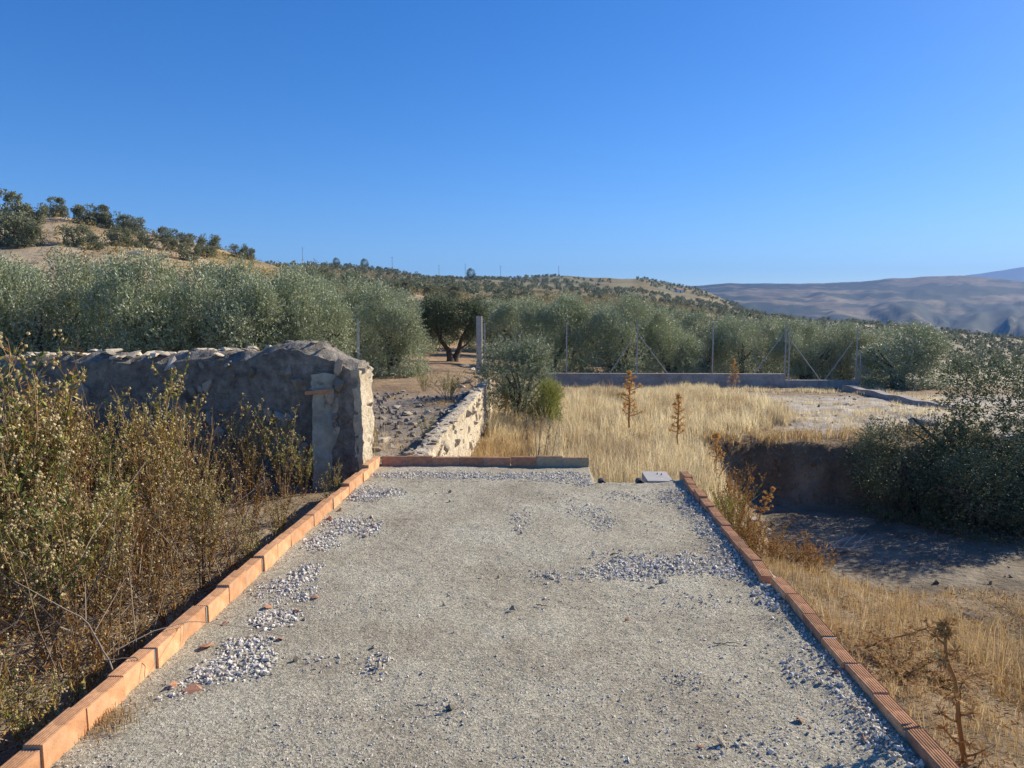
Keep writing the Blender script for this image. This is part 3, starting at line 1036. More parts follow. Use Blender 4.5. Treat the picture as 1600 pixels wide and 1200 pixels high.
for u, vt, vb in ((885, 504, 584), (995, 503, 584), (1113, 503, 584), (1226, 503, 592), (1232, 512, 594), (1337, 511, 596), (1343, 550, 600)):
    A, B = at(u, vb, FY - .02), at(u, vt, FY - .02)
    B[0] = A[0]
    rod('post', A, B, .027, fence)
for u0, v0, u1, v1 in ((989, 528, 953, 583), (1000, 526, 1043, 583), (1223, 524, 1178, 583), (1237, 533, 1281, 593), (1333, 533, 1289, 593), (1346, 569, 1370, 604)):
    rod('brace', at(u0, v0, FY - .03), at(u1, v1, FY - .03), .020, fence)
# concrete post and tube beside it, and the pale pole behind the tall wall
A, B = at(749, 578, 29.0), at(749, 494, 29.0)
V, F = boxv(-.105, .105, -.09, .09, -.5, B[2] - A[2])
cp = thing('concrete_post', 'square grey concrete post rising behind the sapling, near the far end of the low wall', 'post', tuple(A))
link('shaft', mesh('shaft', V, F, MT['grey_block']), cp)
A, B = at(758, 580, 28.9), at(757, 505, 28.9)
o = rod('metal_tube', A - np.array([0, 0, .3]), B, .035)
o['label'], o['category'] = 'thin metal tube standing against the square concrete post', 'post'
A, B = at(561, 590, 24.5), at(559, 497, 24.5)
o = rod('pale_pole', A - np.array([0, 0, .6]), B, .04, mat='whitewash')
o['label'], o['category'] = 'slim pale pole standing in the olives behind the broken wall end', 'pole'

# ------------------------------------------------------------------ olive trees
def crown(seed, H=3.6, W=4.0, low=.45, nshoot=2300, per=13, LL=.085, LW=.024, lobes=16, up=.65, slen=.42, skirt=True):
    r = np.random.default_rng(seed)
    zc, rz, rx = (H + low) / 2, (H - low) / 2, W / 2
    # lobes on an uneven ellipsoid
    th = r.uniform(0, 2 * np.pi, lobes)
    ph = np.arcsin(np.clip(r.uniform(-.85, .95, lobes), -1, 1))
    k = r.uniform(.42, .70, lobes) * np.where(ph < 0, .8, 1.0)
    ns_ = lobes // 3 if skirt else 0
    if ns_:
        ph[:ns_] = -.9
        k[:ns_] = r.uniform(.55, .8, ns_)
    C = np.stack([rx * k * np.cos(th) * np.cos(ph), rx * k * np.sin(th) * np.cos(ph), zc + rz * k * np.sin(ph)], 1)
    if ns_:
        C[:ns_, 0], C[:ns_, 1] = np.cos(np.arange(ns_) / ns_ * 6.28) * rx * .5, np.sin(np.arange(ns_) / ns_ * 6.28) * rx * .5
        C[:ns_, 2] = low + .55
    rad = r.uniform(.26, .46, lobes) * min(rx, rz * 1.15)
    li = r.integers(0, lobes, nshoot)
    d = rand_dir(nshoot, r)
    out = nrm(C[li] - np.array([0, 0, zc]))
    d = nrm(d + .6 * out)
    Ps = C[li] + d * rad[li][:, None] * (r.uniform(.25, 1, nshoot) ** .5)[:, None]
    Ps[:, 2] = np.maximum(Ps[:, 2], low + r.uniform(0, .3, nshoot))
    sd = nrm(d * .75 + np.array([0, 0, up]) * (.4 + .9 * (Ps[:, 2:3] - low) / (H - low)) + r.normal(0, .35, (nshoot, 3)))
    sd[Ps[:, 2] < low + .5, 2] -= .6
    top = np.percentile(Ps[:, 2] + np.maximum(sd[:, 2], 0) * slen, 98)
    Ps[:, 2] = low + (Ps[:, 2] - low) * (H - low) / (top - low)
    sl = r.uniform(.6, 1.2, nshoot) * slen * (1 + .5 * sm((Ps[:, 2] - zc) / rz))
    t = r.uniform(.05, 1, (nshoot, per))
    P = Ps[:, None] + sd[:, None] * (t * sl[:, None])[..., None]
    P[..., 2] -= (t * sl[:, None]) ** 2 * .25
    T = sd[:, None] * .8 + r.normal(0, .6, (nshoot, per, 3))
    n = nshoot * per
    V, F = leaves(P.reshape(-1, 3), T.reshape(-1, 3), r.uniform(.7, 1.2, n) * LL, r.uniform(.8, 1.2, n) * LW, r)
    tint = np.clip(.5 + .25 * r.normal(size=nshoot)[:, None] + .12 * r.normal(size=(nshoot, per)), 0, 1).reshape(-1)
    return V, F, np.repeat(tint, 4)


def trunk(seed, H=3.6, W=4.0, stems=3):
    r = np.random.default_rng(seed + 500)
    ps = []
    for s in range(stems):
        a = s * 2 * np.pi / stems + r.uniform(-.5, .5)
        o = np.array([math.cos(a), math.sin(a), 0])
        P = np.array([o * .1 + [0, 0, -.15], o * .16 + [0, 0, .25], o * .30 + [r.normal(0, .05), r.normal(0, .05), .7], o * .55 + [r.normal(0, .1), r.normal(0, .1), 1.25], o * .85 * W / 4 + [0, 0, H * .6]])
        ps.append(tubes(P[None], np.array([[.26, .17, .13, .09, .03]]), 8))
        for q in range(3):
            b = a + r.uniform(-1, 1)
            o2 = np.array([math.cos(b), math.sin(b), 0])
            Q = np.array([P[3 - (q == 0)], P[3 - (q == 0)] + o2 * .35 + [0, 0, .3], P[3] + o2 * .9 * W / 4 + [0, 0, .6 + .2 * q]])
            ps.append(tubes(Q[None], np.array([[.07, .05, .02]]), 6))
    V, F, _ = join(ps)
    return V, F


OL = []
for k in range(5):
    V, F, T = crown(200 + k, low=.12, nshoot=4700, LL=.088, LW=.028, lobes=17, up=.85, slen=.52)
    tv, tf = trunk(200 + k, stems=3 if k % 2 else 2)
    OL.append((mesh('crown', V, F, MT['olive_leaf'], tint=T), mesh('trunk', tv, tf, MT['bark'], smooth=True)))


def olive(x, y, label, H=3.6, W=4.0, k=0, rz=0.0, group=None, dz=-.05, cat='tree', lib=None, name='olive_tree'):
    cm, tm = (lib or OL)[k % len(lib or OL)]
    z = float(gz(np.array([x]), np.array([y]))[0])
    t = thing(name, label, cat, (x, y, z + dz), rz, (W / 4.0, W / 4.0, H / 3.6), group)
    link('trunk', tm, t)
    link('crown', cm, t)
    return t


def olive_at(u, y, vt, W, label, k=0, rz=0.0, group=None, **kw):
    p = at(u, 500, y)
    z = float(gz(p[:1], p[1:2])[0])
    H = float(at(u, vt, y)[2]) - z
    return olive(p[0], p[1], label, max(H, 1.2), W, k, rz, group, **kw)


g1 = 'olive trees in the front row behind the tall wall'
olive_at(-70, 18.5, 394, 3.7, 'olive tree cut by the left picture edge, behind the tall wall', 0, .3, g1)
olive_at(70, 19.5, 402, 3.4, 'broad olive tree behind the wall, first full crown from the left edge', 1, 1.0, g1)
olive_at(225, 20.0, 402, 3.4, 'olive tree behind the wall with the tallest silvery shoots below the rocky slope', 2, 2.1, g1)
olive_at(365, 21.0, 414, 3.2, 'olive tree behind the wall, directly above the humped part of its top', 3, .4, g1)
olive_at(480, 22.5, 428, 3.1, 'olive tree rising straight behind the broken end of the tall wall', 4, 3.3, g1)
olive_at(612, 25.5, 452, 2.9, 'olive tree with foliage hanging to the soil, right of the wall end', 1, 4.4, g1)
V, F, T = crown(231, low=.85, skirt=False, nshoot=4200, LL=.085, LW=.032, lobes=22)  # crown standing in shade; that shade is put into its darker leaf colour
tv, tf = trunk(233, stems=2)
olive_at(706, 37.0, 464, 4.0, 'small round dark olive tree with bare forked trunk on open brown soil', 0, .8, None, lib=[(mesh('crown', V, F, MT['dark_leaf'], tint=T), mesh('trunk', tv, tf, MT['bark'], smooth=True))])
ORD = ['first', 'second', 'third', 'fourth', 'fifth', 'sixth', 'seventh', 'eighth']
g2 = 'olive trees in the second row behind the tall wall'
for k, (u, y, vt, W) in enumerate(((-10, 26, 412, 4.2), (150, 27, 412, 4.2), (300, 28, 414, 4.2), (430, 29, 425, 4.2), (545, 31, 438, 4.0), (30, 36, 420, 4.5), (220, 37, 420, 4.5), (390, 38, 425, 4.5), (510, 40, 440, 4.5), (630, 44, 458, 4.5))):
    olive_at(u, y, vt, W, ('%s olive tree from the left in the second row behind the wall' % ORD[k]) if y < 35 else ('%s olive tree from the left in the third row behind the wall' % ORD[k - 5]), k, k * 1.7, g2)
olive_at(770, 50, 470, 4.6, 'olive tree in the gap behind the square concrete post', 2, 1.2)
olive_at(668, 55, 466, 4.6, 'olive tree behind the small tree with the forked trunk', 0, 2.2)
g3 = 'olive trees standing just behind the wire fence'
olive_at(862, 36.5, 462, 3.8, 'large silvery olive tree behind the leftmost fence post', 0, 2.6, g3)
olive_at(962, 35.5, 466, 3.9, 'large olive tree behind the braced second fence post', 3, 5.1, g3)
olive_at(1050, 37, 484, 3.6, 'olive tree between the second and third fence posts', 2, .2, g3)
olive_at(1160, 38, 498, 3.4, 'olive tree with low dark crown right of the third fence post', 4, 1.3, g3)
olive_at(1262, 37, 504, 3.3, 'olive tree behind the brace at the step in the base wall', 1, 2.9, g3)
olive_at(1325, 38, 508, 3.4, 'olive tree behind the last tall fence post', 0, 4.0, g3)
olive_at(1408, 31.5, 506, 4.0, 'broad dark green olive tree right of the fence end, above the boundary wall', 2, 3.5)
g4 = 'olive trees filling the rows deeper behind the fence'
for k, (u, y, vt, W) in enumerate(((820, 45, 470, 4.5), (905, 46, 468, 4.6), (1005, 47, 476, 4.6), (1105, 48, 490, 4.5), (1205, 48, 500, 4.4), (1290, 50, 505, 4.4), (860, 58, 476, 4.6), (960, 58, 480, 4.6), (1060, 60, 486, 4.6), (1150, 60, 498, 4.5), (1240, 62, 505, 4.5), (1370, 50, 515, 4.4))):
    olive_at(u, y, vt, W, ('%s olive tree from the left in the second row behind the fence' % ORD[k]) if k < 6 else ('%s olive tree from the left in the third row behind the fence' % ORD[k - 6]), k, k * 2.3 + .5, g4)
# right: dark tree filling the pit side
HO = []
for k in range(2):
    V, F, T = crown(300 + k, H=3.6, W=4.0, low=.12, nshoot=4200, per=12, LL=.06, LW=.026, lobes=22, up=.35, slen=.3)
    tv, tf = trunk(300 + k, stems=3)
    HO.append((mesh('crown', V, F, MT['dark_leaf'], tint=T), mesh('trunk', tv, tf, MT['bark'], smooth=True)))


def dark_tree(u, y, vt, W, label, k=0, rz=0.0, group=None):
    olive_at(u, y, vt, W, label, k, rz, group, lib=HO, name='dark_tree')


dark_tree(1592, 14.8, 562, 4.3, 'big dark evergreen tree at the right edge, standing in the sunken pit', 0, .4)
dark_tree(1428, 14.6, 655, 2.3, 'lower dark bush at the foot of the earth bank, left of the big dark tree', 1, 2.0)
dark_tree(1552, 13.6, 690, 2.5, 'dark leafy bush in front of the big tree in the pit', 1, 4.0)
dark_tree(1775, 16.0, 560, 4.4, 'dark tree beyond the right picture edge, next to the big dark tree', 1, 1.0)

# sapling by the low wall's far end
SV, SF, ST = crown(320, H=3.6, W=4.0, low=.2, nshoot=1500, per=16, LL=.11, LW=.034, lobes=11, up=1.0, slen=.95, skirt=False)
sv, sf = trunk(320, stems=3)
SAP = [(mesh('crown', SV, SF, MT['sapling_leaf'], tint=ST), mesh('trunk', sv, sf, MT['bark'], smooth=True))]
p = at(808, 500, 18.5)
olive_at(812, 18.6, 522, 2.1, 'young grey green olive sapling at the far end of the low wall', 0, .5, lib=SAP, name='olive_sapling')
olive_at(852, 17.4, 590, .95, 'small yellow green shrub at the right foot of the sapling', 0, 2.5, lib=[(mesh('crown', SV, SF, MT['herb'], tint=ST), SAP[0][1])], name='shrub')

# ------------------------------------------------------------------ hillside trees: 4 lighter crowns
MIDT = []
for k in range(4):
    V, F, T = crown(400 + k, H=3.6, W=4.4, low=.35, nshoot=950, per=6, LL=.22, LW=.12, lobes=12, up=.4, slen=.4)
    tv, tf = trunk(400 + k, stems=2)
    MIDT.append((mesh('crown', V, F, MT['far_leaf'], tint=T), mesh('trunk', tv, tf, MT['bark'], smooth=True)))
FAR_BASE = []
for k in range(4):
    V, F, T = crown(420 + k, H=3.4, W=4.4, low=.2, nshoot=70, per=2, LL=.95, LW=.6, lobes=7, up=.2, slen=.4)
    FAR_BASE.append((V, F, T))
SIL_U = [-100, 0, 250, 330, 450, 560, 640, 700, 800, 850, 950, 1040, 1100, 1350, 1450, 1490, 1500, 1700]
SIL_V = [380, 392, 402, 425, 435, 440, 458, 462, 468, 462, 467, 485, 497, 508, 520, 545, 562, 562]
# hand-set trees on the left hill
hill_px = [(22, 352, 60), (48, 352, 40), (15, 385, 62), (42, 385, 48), (88, 338, 34), (108, 340, 30), (117, 384, 38), (132, 350, 36), (155, 352, 36), (170, 356, 30), (196, 361, 28), (210, 366, 30), (238, 361, 22), (252, 366, 30),
           (262, 378, 26), (183, 384, 34), (205, 386, 26), (230, 387, 30), (292, 385, 24), (300, 376, 24), (322, 401, 32), (330, 389, 26), (348, 391, 22), (296, 407, 30), (150, 390, 26), (372, 402, 24), (388, 405, 20), (268, 392, 24), (140, 378, 18)]
cnt = 0
for k, (u, v, w) in enumerate(hill_px):
    p = hit(u, v, 40, 200)
    D = yc_u(p[0], p[1])[0]
    W = w * float(D) / FOC * 1.08
    if W > 8:
        W = 5.5
    lab, grp = 'scrubby olive tree on the bare slope of the left hill', 'olive trees on the left hill'
    if v < 365:
        lab, grp = 'scrubby olive tree on the crest line of the left hill', 'olive trees along the crest of the left hill'
    if k == 0:
        lab = 'largest olive crown at the left picture edge on the hill skyline'
    if k == 6:
        lab = 'olive tree alone on the sandy strip of the left hill, casting a long shadow'
    olive(p[0], p[1], lab, W * .78, W, k, k * 1.3, grp, lib=MIDT)
    cnt += 1
# grove grid over the slopes
r = np.random.default_rng(44)
cand = []
a = 8.6
gx, gy = np.meshgrid(np.arange(-420, 560, a), np.arange(44, 1000, a))
gx = gx.ravel() + r.normal(0, 1.9, gx.size)
gy = gy.ravel() + r.normal(0, 2.2, gy.size)
D, u = yc_u(gx, gy)
z = gz(gx, gy)
ut, vt, _d = uv_of(np.stack([gx, gy, z + 2.0], 1))
inview = (ut > -60) & (ut < 1660)
mask = fbm(gx / 60, gy / 60, seed=47)
ok = inview & ((mask + .3 * fbm(gx / 19, gy / 19, seed=48) > .0) | ((u > 1150) & (mask > -.4))) & ~((D < 150) & (u < 480)) & (vt < np.interp(ut, SIL_U, SIL_V) + 4)
ok &= ~((D < 66) & (ut < 1320))
gx, gy, z, D, ut, vt = (q[ok] for q in (gx, gy, z, D, ut, vt))
# hidden behind nearer ground?
dl = np.exp(np.linspace(math.log(40), math.log(1000), 140))
vis = np.ones(len(gx), bool)
for q in range(0, len(gx), 400):
    sl = slice(q, q + 400)
    tt = np.clip(dl[None] / D[sl, None], 0, .985)
    zz = gz(gx[sl, None] * tt, gy[sl, None] * tt)
    vis[sl] = ((CZ + (z[sl, None] + 2.6 - CZ) * tt) > zz).all(1)
gx, gy, z, D, ut = (q[vis] for q in (gx, gy, z, D, ut))
o = np.argsort(D)
gx, gy, z, D, ut = (q[o] for q in (gx, gy, z, D, ut))
print('grove trees visible', len(gx))
NI = 265
FARM = [mesh('olive_tree', V, F, MT['far_leaf'], tint=T) for V, F, T in FAR_BASE]
for k in range(min(NI, len(gx))):
    x, y, zz = gx[k], gy[k], z[k]
    W = r.uniform(2.7, 3.9)
    side = 'olive tree in the rows on the falling field to the right' if ut[k] > 1150 else 'olive tree among the many dotting the middle slopes'
    grp = 'olive trees of the right field' if ut[k] > 1150 else 'olive trees of the middle slopes'
    if ut[k] <= 1150:
        part_ = 'nearer' if D[k] < 260 else 'farther'
        side, grp = 'olive tree dotting the %s middle slope' % part_, 'olive trees of the %s middle slope' % part_
    else:
        part_ = 'near' if D[k] < 170 else 'far'
        side, grp = 'olive tree on the %s part of the falling right field' % part_, 'olive trees on the %s part of the right field' % part_
    if D[k] < 150:
        olive(x, y, side, W * .75, W, k, r.uniform(0, 6), grp, lib=MIDT)
    else:
        link('olive_tree', FARM[k % 4], None, (x, y, zz - .1), (0, 0, r.uniform(0, 6)), (W / 4.4, W / 4.4, W / 4.4 * .95), label=side, category='tree', group=grp)
if len(gx) > NI:
    parts = []
    q = np.arange(NI, len(gx))
    for k in range(4):
        m = q[k::4]
        V, F, T = FAR_BASE[k]
        W = r.uniform(.5, .85, len(m))
        an = r.uniform(0, 6.28, len(m))
        Rm = np.stack([np.stack([np.cos(an), -np.sin(an), 0 * an], 1), np.stack([np.sin(an), np.cos(an), 0 * an], 1), np.stack([0 * an, 0 * an, 1 + 0 * an], 1)], 1)
        VV, FF, _ = replicate(V, F, np.stack([gx[m], gy[m], z[m] - .1], 1), W, Rm)
        parts.append((VV, FF, np.tile(T, len(m))))
    V, F, T = join(parts)
    link('distant_olive_groves', mesh('distant_olive_groves', V, F, MT['far_leaf'], tint=T), kind='stuff', label='distant olive groves covering the far slopes')
# a few larger dark trees on the middle skyline
for lab, u, D0, v, w in (('dark round tree on the middle skyline beside a low mound', 736, 640, 425, 20), ('dark tree crown on the skyline below the tall mast', 526, 440, 409, 16), ('dark clump of trees on the skyline left of the round tree', 570, 450, 413, 18)):
    p = at(u, v, D0)
    W = w * D0 / FOC
    gzv = float(gz(p[:1], p[1:2])[0])
    t = thing('dark_tree', lab, 'tree', (p[0], p[1], gzv - .3), 0, (W / 4, W / 4, W / 4))
    link('trunk', MIDT[0][1], t)
    link('crown', HO[0][0], t)

r = np.random.default_rng(46)
n = 20000
xs_, ys_ = r.uniform(-130, 120, n), r.uniform(60, 420, n)
D, u = yc_u(xs_, ys_)
k = (u > -80) & (u < 1150) & (fbm(xs_ / 22, ys_ / 22, seed=49) > np.where(u < 120, .0, -.15)) & ((D > 75) | (u > 500))
xs_, ys_ = xs_[k], ys_[k]
parts = []
for q in range(4):
    V, F, T = FAR_BASE[q]
    V = V.reshape(-1, 4, 3)[::6].reshape(-1, 3)
    F = np.arange(len(V)).reshape(-1, 4)
    xa, ya = xs_[q::4], ys_[q::4]
    VV, FF, _ = replicate(V, F, np.stack([xa, ya, gz(xa, ya) - .1], 1), r.uniform(.12, .38, len(xa)))
    parts.append((VV, FF, np.repeat(r.uniform(0, 1, len(xa)), len(V))))
V, F, T = join(parts)
link('hill_scrub', mesh('hill_scrub', V, F, MT['scrub'], tint=T), kind='stuff', label='low ochre scrub covering the slopes')
for u, v, s_, lab in ((163, 354, 1.5, 'pale rock outcrop on the crest of the left hill'), (152, 352, 1.0, 'smaller pale rock beside the outcrop on the left hill'), (210, 398, 1.1, 'pale rock jutting from the lower left hill slope'), (216, 402, .8, 'small pale rock below the jutting one on the left hill')):
    p = hit(u, v, 60, 250)
    link('rock_outcrop', rock_mesh('stone_pale', int(s_ * 10) % 9), None, (p[0], p[1], p[2] + .1), (.1, .2, s_ * 3), (s_ * 1.3, s_, s_ * .8), label=lab, category='rock')

# utility poles on the skyline
for k, (u, vt, vb, lab) in enumerate(((473, 386, 411, 'tallest mast on the skyline, left of all the poles'), (613, 401, 422, 'utility pole on the skyline, second from the left'), (686, 414, 433, 'utility pole left of the dark round skyline tree'),
                                      (727, 412, 433, 'utility pole just left of the dark round skyline tree'), (782, 415, 435, 'utility pole right of the dark round skyline tree'), (873, 416, 434, 'thin utility pole on the flat mid ridge'))):
    D0 = 440 if u < 660 else 790
    p, q = at(u, vb, D0), at(u, vt, D0)
    h = q[2] - p[2]
    t = thing('utility_pole', lab, 'pole', tuple(p), group='poles along the skyline')
    rod('pole', p - np.array([0, 0, 3.0]), p + np.array([0, 0, h]), .00022 * D0, t, 'pole', 6)
    rod('crossarm', p + np.array([-.9, 0, h * .93]), p + np.array([.9, 0, h * .93]), .0001 * D0, t, 'pole', 4)
# white farmhouse on the mid ridge
p = hit(1061, 457, 300, 1000)
t = thing('farmhouse', 'tiny white farmhouse on the flank of the mid ridge', 'house', tuple(p - np.array([0, 0, .5])), .4)
V, F = boxv(-3.2, 3.2, -2.2, 2.2, -2, 3.0)
link('walls', mesh('walls', V, F, MT['whitewash']), t)
V = np.array([[-3.5, -2.5, 2.95], [3.5, -2.5, 2.95], [3.5, 2.5, 2.95], [-3.5, 2.5, 2.95], [-3.5, 0, 4.3], [3.5, 0, 4.3]])
me = bpy.data.meshes.new('roof')
me.from_pydata(V.tolist(), [], [[0, 1, 5, 4], [2, 3, 4, 5], [1, 2, 5], [3, 0, 4], [3, 2, 1, 0]])
me.materials.append(MT['rooftile'])
link('roof', me, t)
V, F = boxv(-.5, .5, -2.26, -2.205, -1, 1.9)
link('door', mesh('door', V, F, MT['bark']), t)

# ------------------------------------------------------------------ dry grass
def grass_field(name, n, region, hfun, mat, w=(.004, .007), seed=0, lab=None, tshift=0.0, droop=(.2, .7), patch=.3):
    r = np.random.default_rng(seed)
    x, y = region(r, n)
    h = hfun(x, y)
    cl = np.arange(len(x)) // 16
    ch = r.uniform(.55, 1.2, cl.max() + 1)[cl]
    ca = r.uniform(0, 2 * np.pi, cl.max() + 1)[cl]
    cb = r.uniform(0, .9, cl.max() + 1)[cl]
    h = h * ch
    k = h > .03
    x, y, h, ca, cb = x[k], y[k], h[k], ca[k], cb[k]
    n = len(x)
    h = h * r.uniform(.55, 1.15, n)
    z = gz(x, y) - .01
    a = r.normal(math.pi + .4, 1.9, n)
    lean = np.stack([np.cos(a), np.sin(a), 0 * a], 1) * r.uniform(.2, .9, n)[:, None] + np.stack([np.cos(ca) * cb, np.sin(ca) * cb, 0 * ca], 1)
    V, F = blades(np.stack([x, y, z], 1), lean, h, r.uniform(*w, n) * (1 + .035 * np.maximum(y - 6, 0)), r.uniform(*droop, n), r)
    tint = np.clip(r.normal(.58 + tshift, .2, n) + .22 * fbm(x * 1.1, y * 1.1, seed=seed + 3) - patch * sm((fbm(x * .8, y * .55, seed=77) - .08) / .2), 0, 1)
    o = link(name, mesh(name, V, F, mat, tint=np.repeat(tint, 5)), kind='stuff')
    if lab:
        o['label'] = lab
    return o


def reg_gold(r, n):
    # clumped
    m = n // 16
    cy = 7.9 + 22.3 * r.uniform(0, 1, m) ** 1.25
    cx = r.uniform(-1.15, 9.5, m)
    x = np.repeat(cx, 16) + r.normal(0, .07, m * 16)
    y = np.repeat(cy, 16) + r.normal(0, .07, m * 16)
    return x, y


def h_gold(x, y):
    n = fbm(x * .55, y * .55, seed=110)
    h = .52 + .22 * n
    edge = 3.1 + 1.0 * sm((y - 15.5) / 1) + 2.3 * sm((y - 16) / 3) + .8 * n
    h = h * sm((edge - x) / .5 + .5)
    h = h * np.where(y < 16.3, sm((pit_x(y) + .35 - x) / .4), 1)
    h = h * (1 - .75 * sm((.1 - x) / .5) * sm((17 - y) / 3))         # thin, low by the low wall
    bare = fbm(x * .9 + 5, y * .9, seed=112)
    h = h * (1 - .65 * sm((bare - .28) / .2))
    h = h * sm((gz(x, y) + 1.28) / .15)
    h = np.where(y > 26, h * .75, h)
    h = h * lerp(.8, 1.0, sm((y - 8) / 2))
    h = h * (1 - .5 * sm((fbm(x * 1.7, y * 1.3, seed=113) - .12) / .25))
    return np.where((x < .4) & (y < 8.0), 0, np.where((x < 1.5) & (y < 7.9), 0, h))


grass_field('dry_grass', 150000, reg_gold, h_gold, MT['grass'], seed=120, lab='tall golden dry grass in the enclosure')


grass_field('dry_grass', 9000, reg_gold, lambda x, y: h_gold(x, y) * 1.35, MT['drygrass'], seed=126, lab='taller brown seed stalks in the golden grass', droop=(.05, .9))


def reg_notch(r, n):
    return r.uniform(.5, 1.25, n), r.uniform(7.15, 8.4, n)


grass_field('dry_grass', 5000, reg_notch, lambda x, y: .62 + 0 * x, MT['grass'], seed=121, lab='golden grass standing in the notch of the slab')


def reg_thin(r, n):
    m = n // 10
    return np.repeat(r.uniform(-1.2, 2.6, m), 10) + r.normal(0, .06, m * 10), np.repeat(8 + 9 * r.uniform(0, 1, m) ** 1.4, 10) + r.normal(0, .06, m * 10)


grass_field('dry_grass', 26000, reg_thin, lambda x, y: .30 * sm((.35 + .3 * fbm(x, y, seed=9) - x) / .5), MT['drygrass'], seed=122, tshift=-.2, lab='brownish low grass along the foot of the low wall')


def reg_side(r, n):
    m = n // 14
    y = 2.2 + 14 * r.uniform(0, 1, m) ** 1.5
    x = 1.42 + 4.2 * r.uniform(0, 1, m) ** 1.1
    return np.repeat(x, 14) + r.normal(0, .05, m * 14), np.repeat(y, 14) + r.normal(0, .05, m * 14)


def h_side(x, y):
    z = gz(x, y)
    n = fbm(x * 1.2, y * 1.2, seed=130)
    h = .15 + .16 * n
    h = h + .30 * sm((x - 2.1) / .5) * sm((5.6 - y) / 1.3) * (.55 + .5 * n)         # tall corner, bottom right
    h = h * sm((z + np.where(y > 6, np.where(x < pit_x(y) + 1.0, 1.75, 1.05), 1.3)) / .3) * lerp(1, .75, sm((y - 5) / 2))
    return np.where((x < 1.44) & (y < 7.2), 0, np.maximum(h, .0)) * np.where(y > 15.9, 0, 1)


grass_field('dry_grass', 44000, reg_side, h_side, MT['drygrass'], w=(.0022, .004), seed=131, tshift=-.12, lab='scraggly dry grass on the slope right of the kerb', droop=(.5, .75))


grass_field('dry_grass', 30000, reg_side, lambda x, y: 1.5 * np.minimum(h_side(x, y), .2) * (fbm(x * 1.5, y * 1.5, seed=136) > -.15), MT['drygrass'], w=(.0022, .0042), seed=144, tshift=-.2, lab='matted straw lying on the slope right of the kerb', droop=(.85, 1.3), patch=.45)


def reg_flat(r, n):
    m = n // 14
    x = r.uniform(4, 13, m)
    y = r.uniform(16.2, 30.5, m)
    return np.repeat(x, 14) + r.normal(0, .08, m * 14), np.repeat(y, 14) + r.normal(0, .08, m * 14)


grass_field('dry_grass', 26000, reg_flat, lambda x, y: .22 * sm(fbm(x * .8, y * .8, seed=133) * 3 + .1), MT['grass'], seed=134, lab='sparse pale grass on the stony flat before the boundary wall')


def reg_terr(r, n):
    m = n // 12
    x = np.where(r.uniform(0, 1, m) < .75, r.uniform(-4.2, -1.7, m), r.uniform(-9, -2, m))
    y = 8.8 + 12 * r.uniform(0, 1, m)
    return np.repeat(x, 12) + r.normal(0, .08, m * 12), np.repeat(y, 12) + r.normal(0, .08, m * 12)


grass_field('dry_grass', 14000, reg_terr, lambda x, y: .12 * sm(fbm(x * .9, y * .9, seed=137) * 3 + .2), MT['drygrass'], seed=138, droop=(.6, .8), lab='short withered grass on the stony terrace')


def reg_walltop(r, n):
    return r.uniform(-7.5, -2.2, n), r.uniform(8.7, 10.5, n)


grass_field('dry_grass', 5000, reg_walltop, lambda x, y: 1.45 * sm(fbm(x * 1.3, y * 1.3, seed=139) * 3 - .1), MT['drygrass'], seed=140, lab='dry stalks showing above the top of the tall wall')

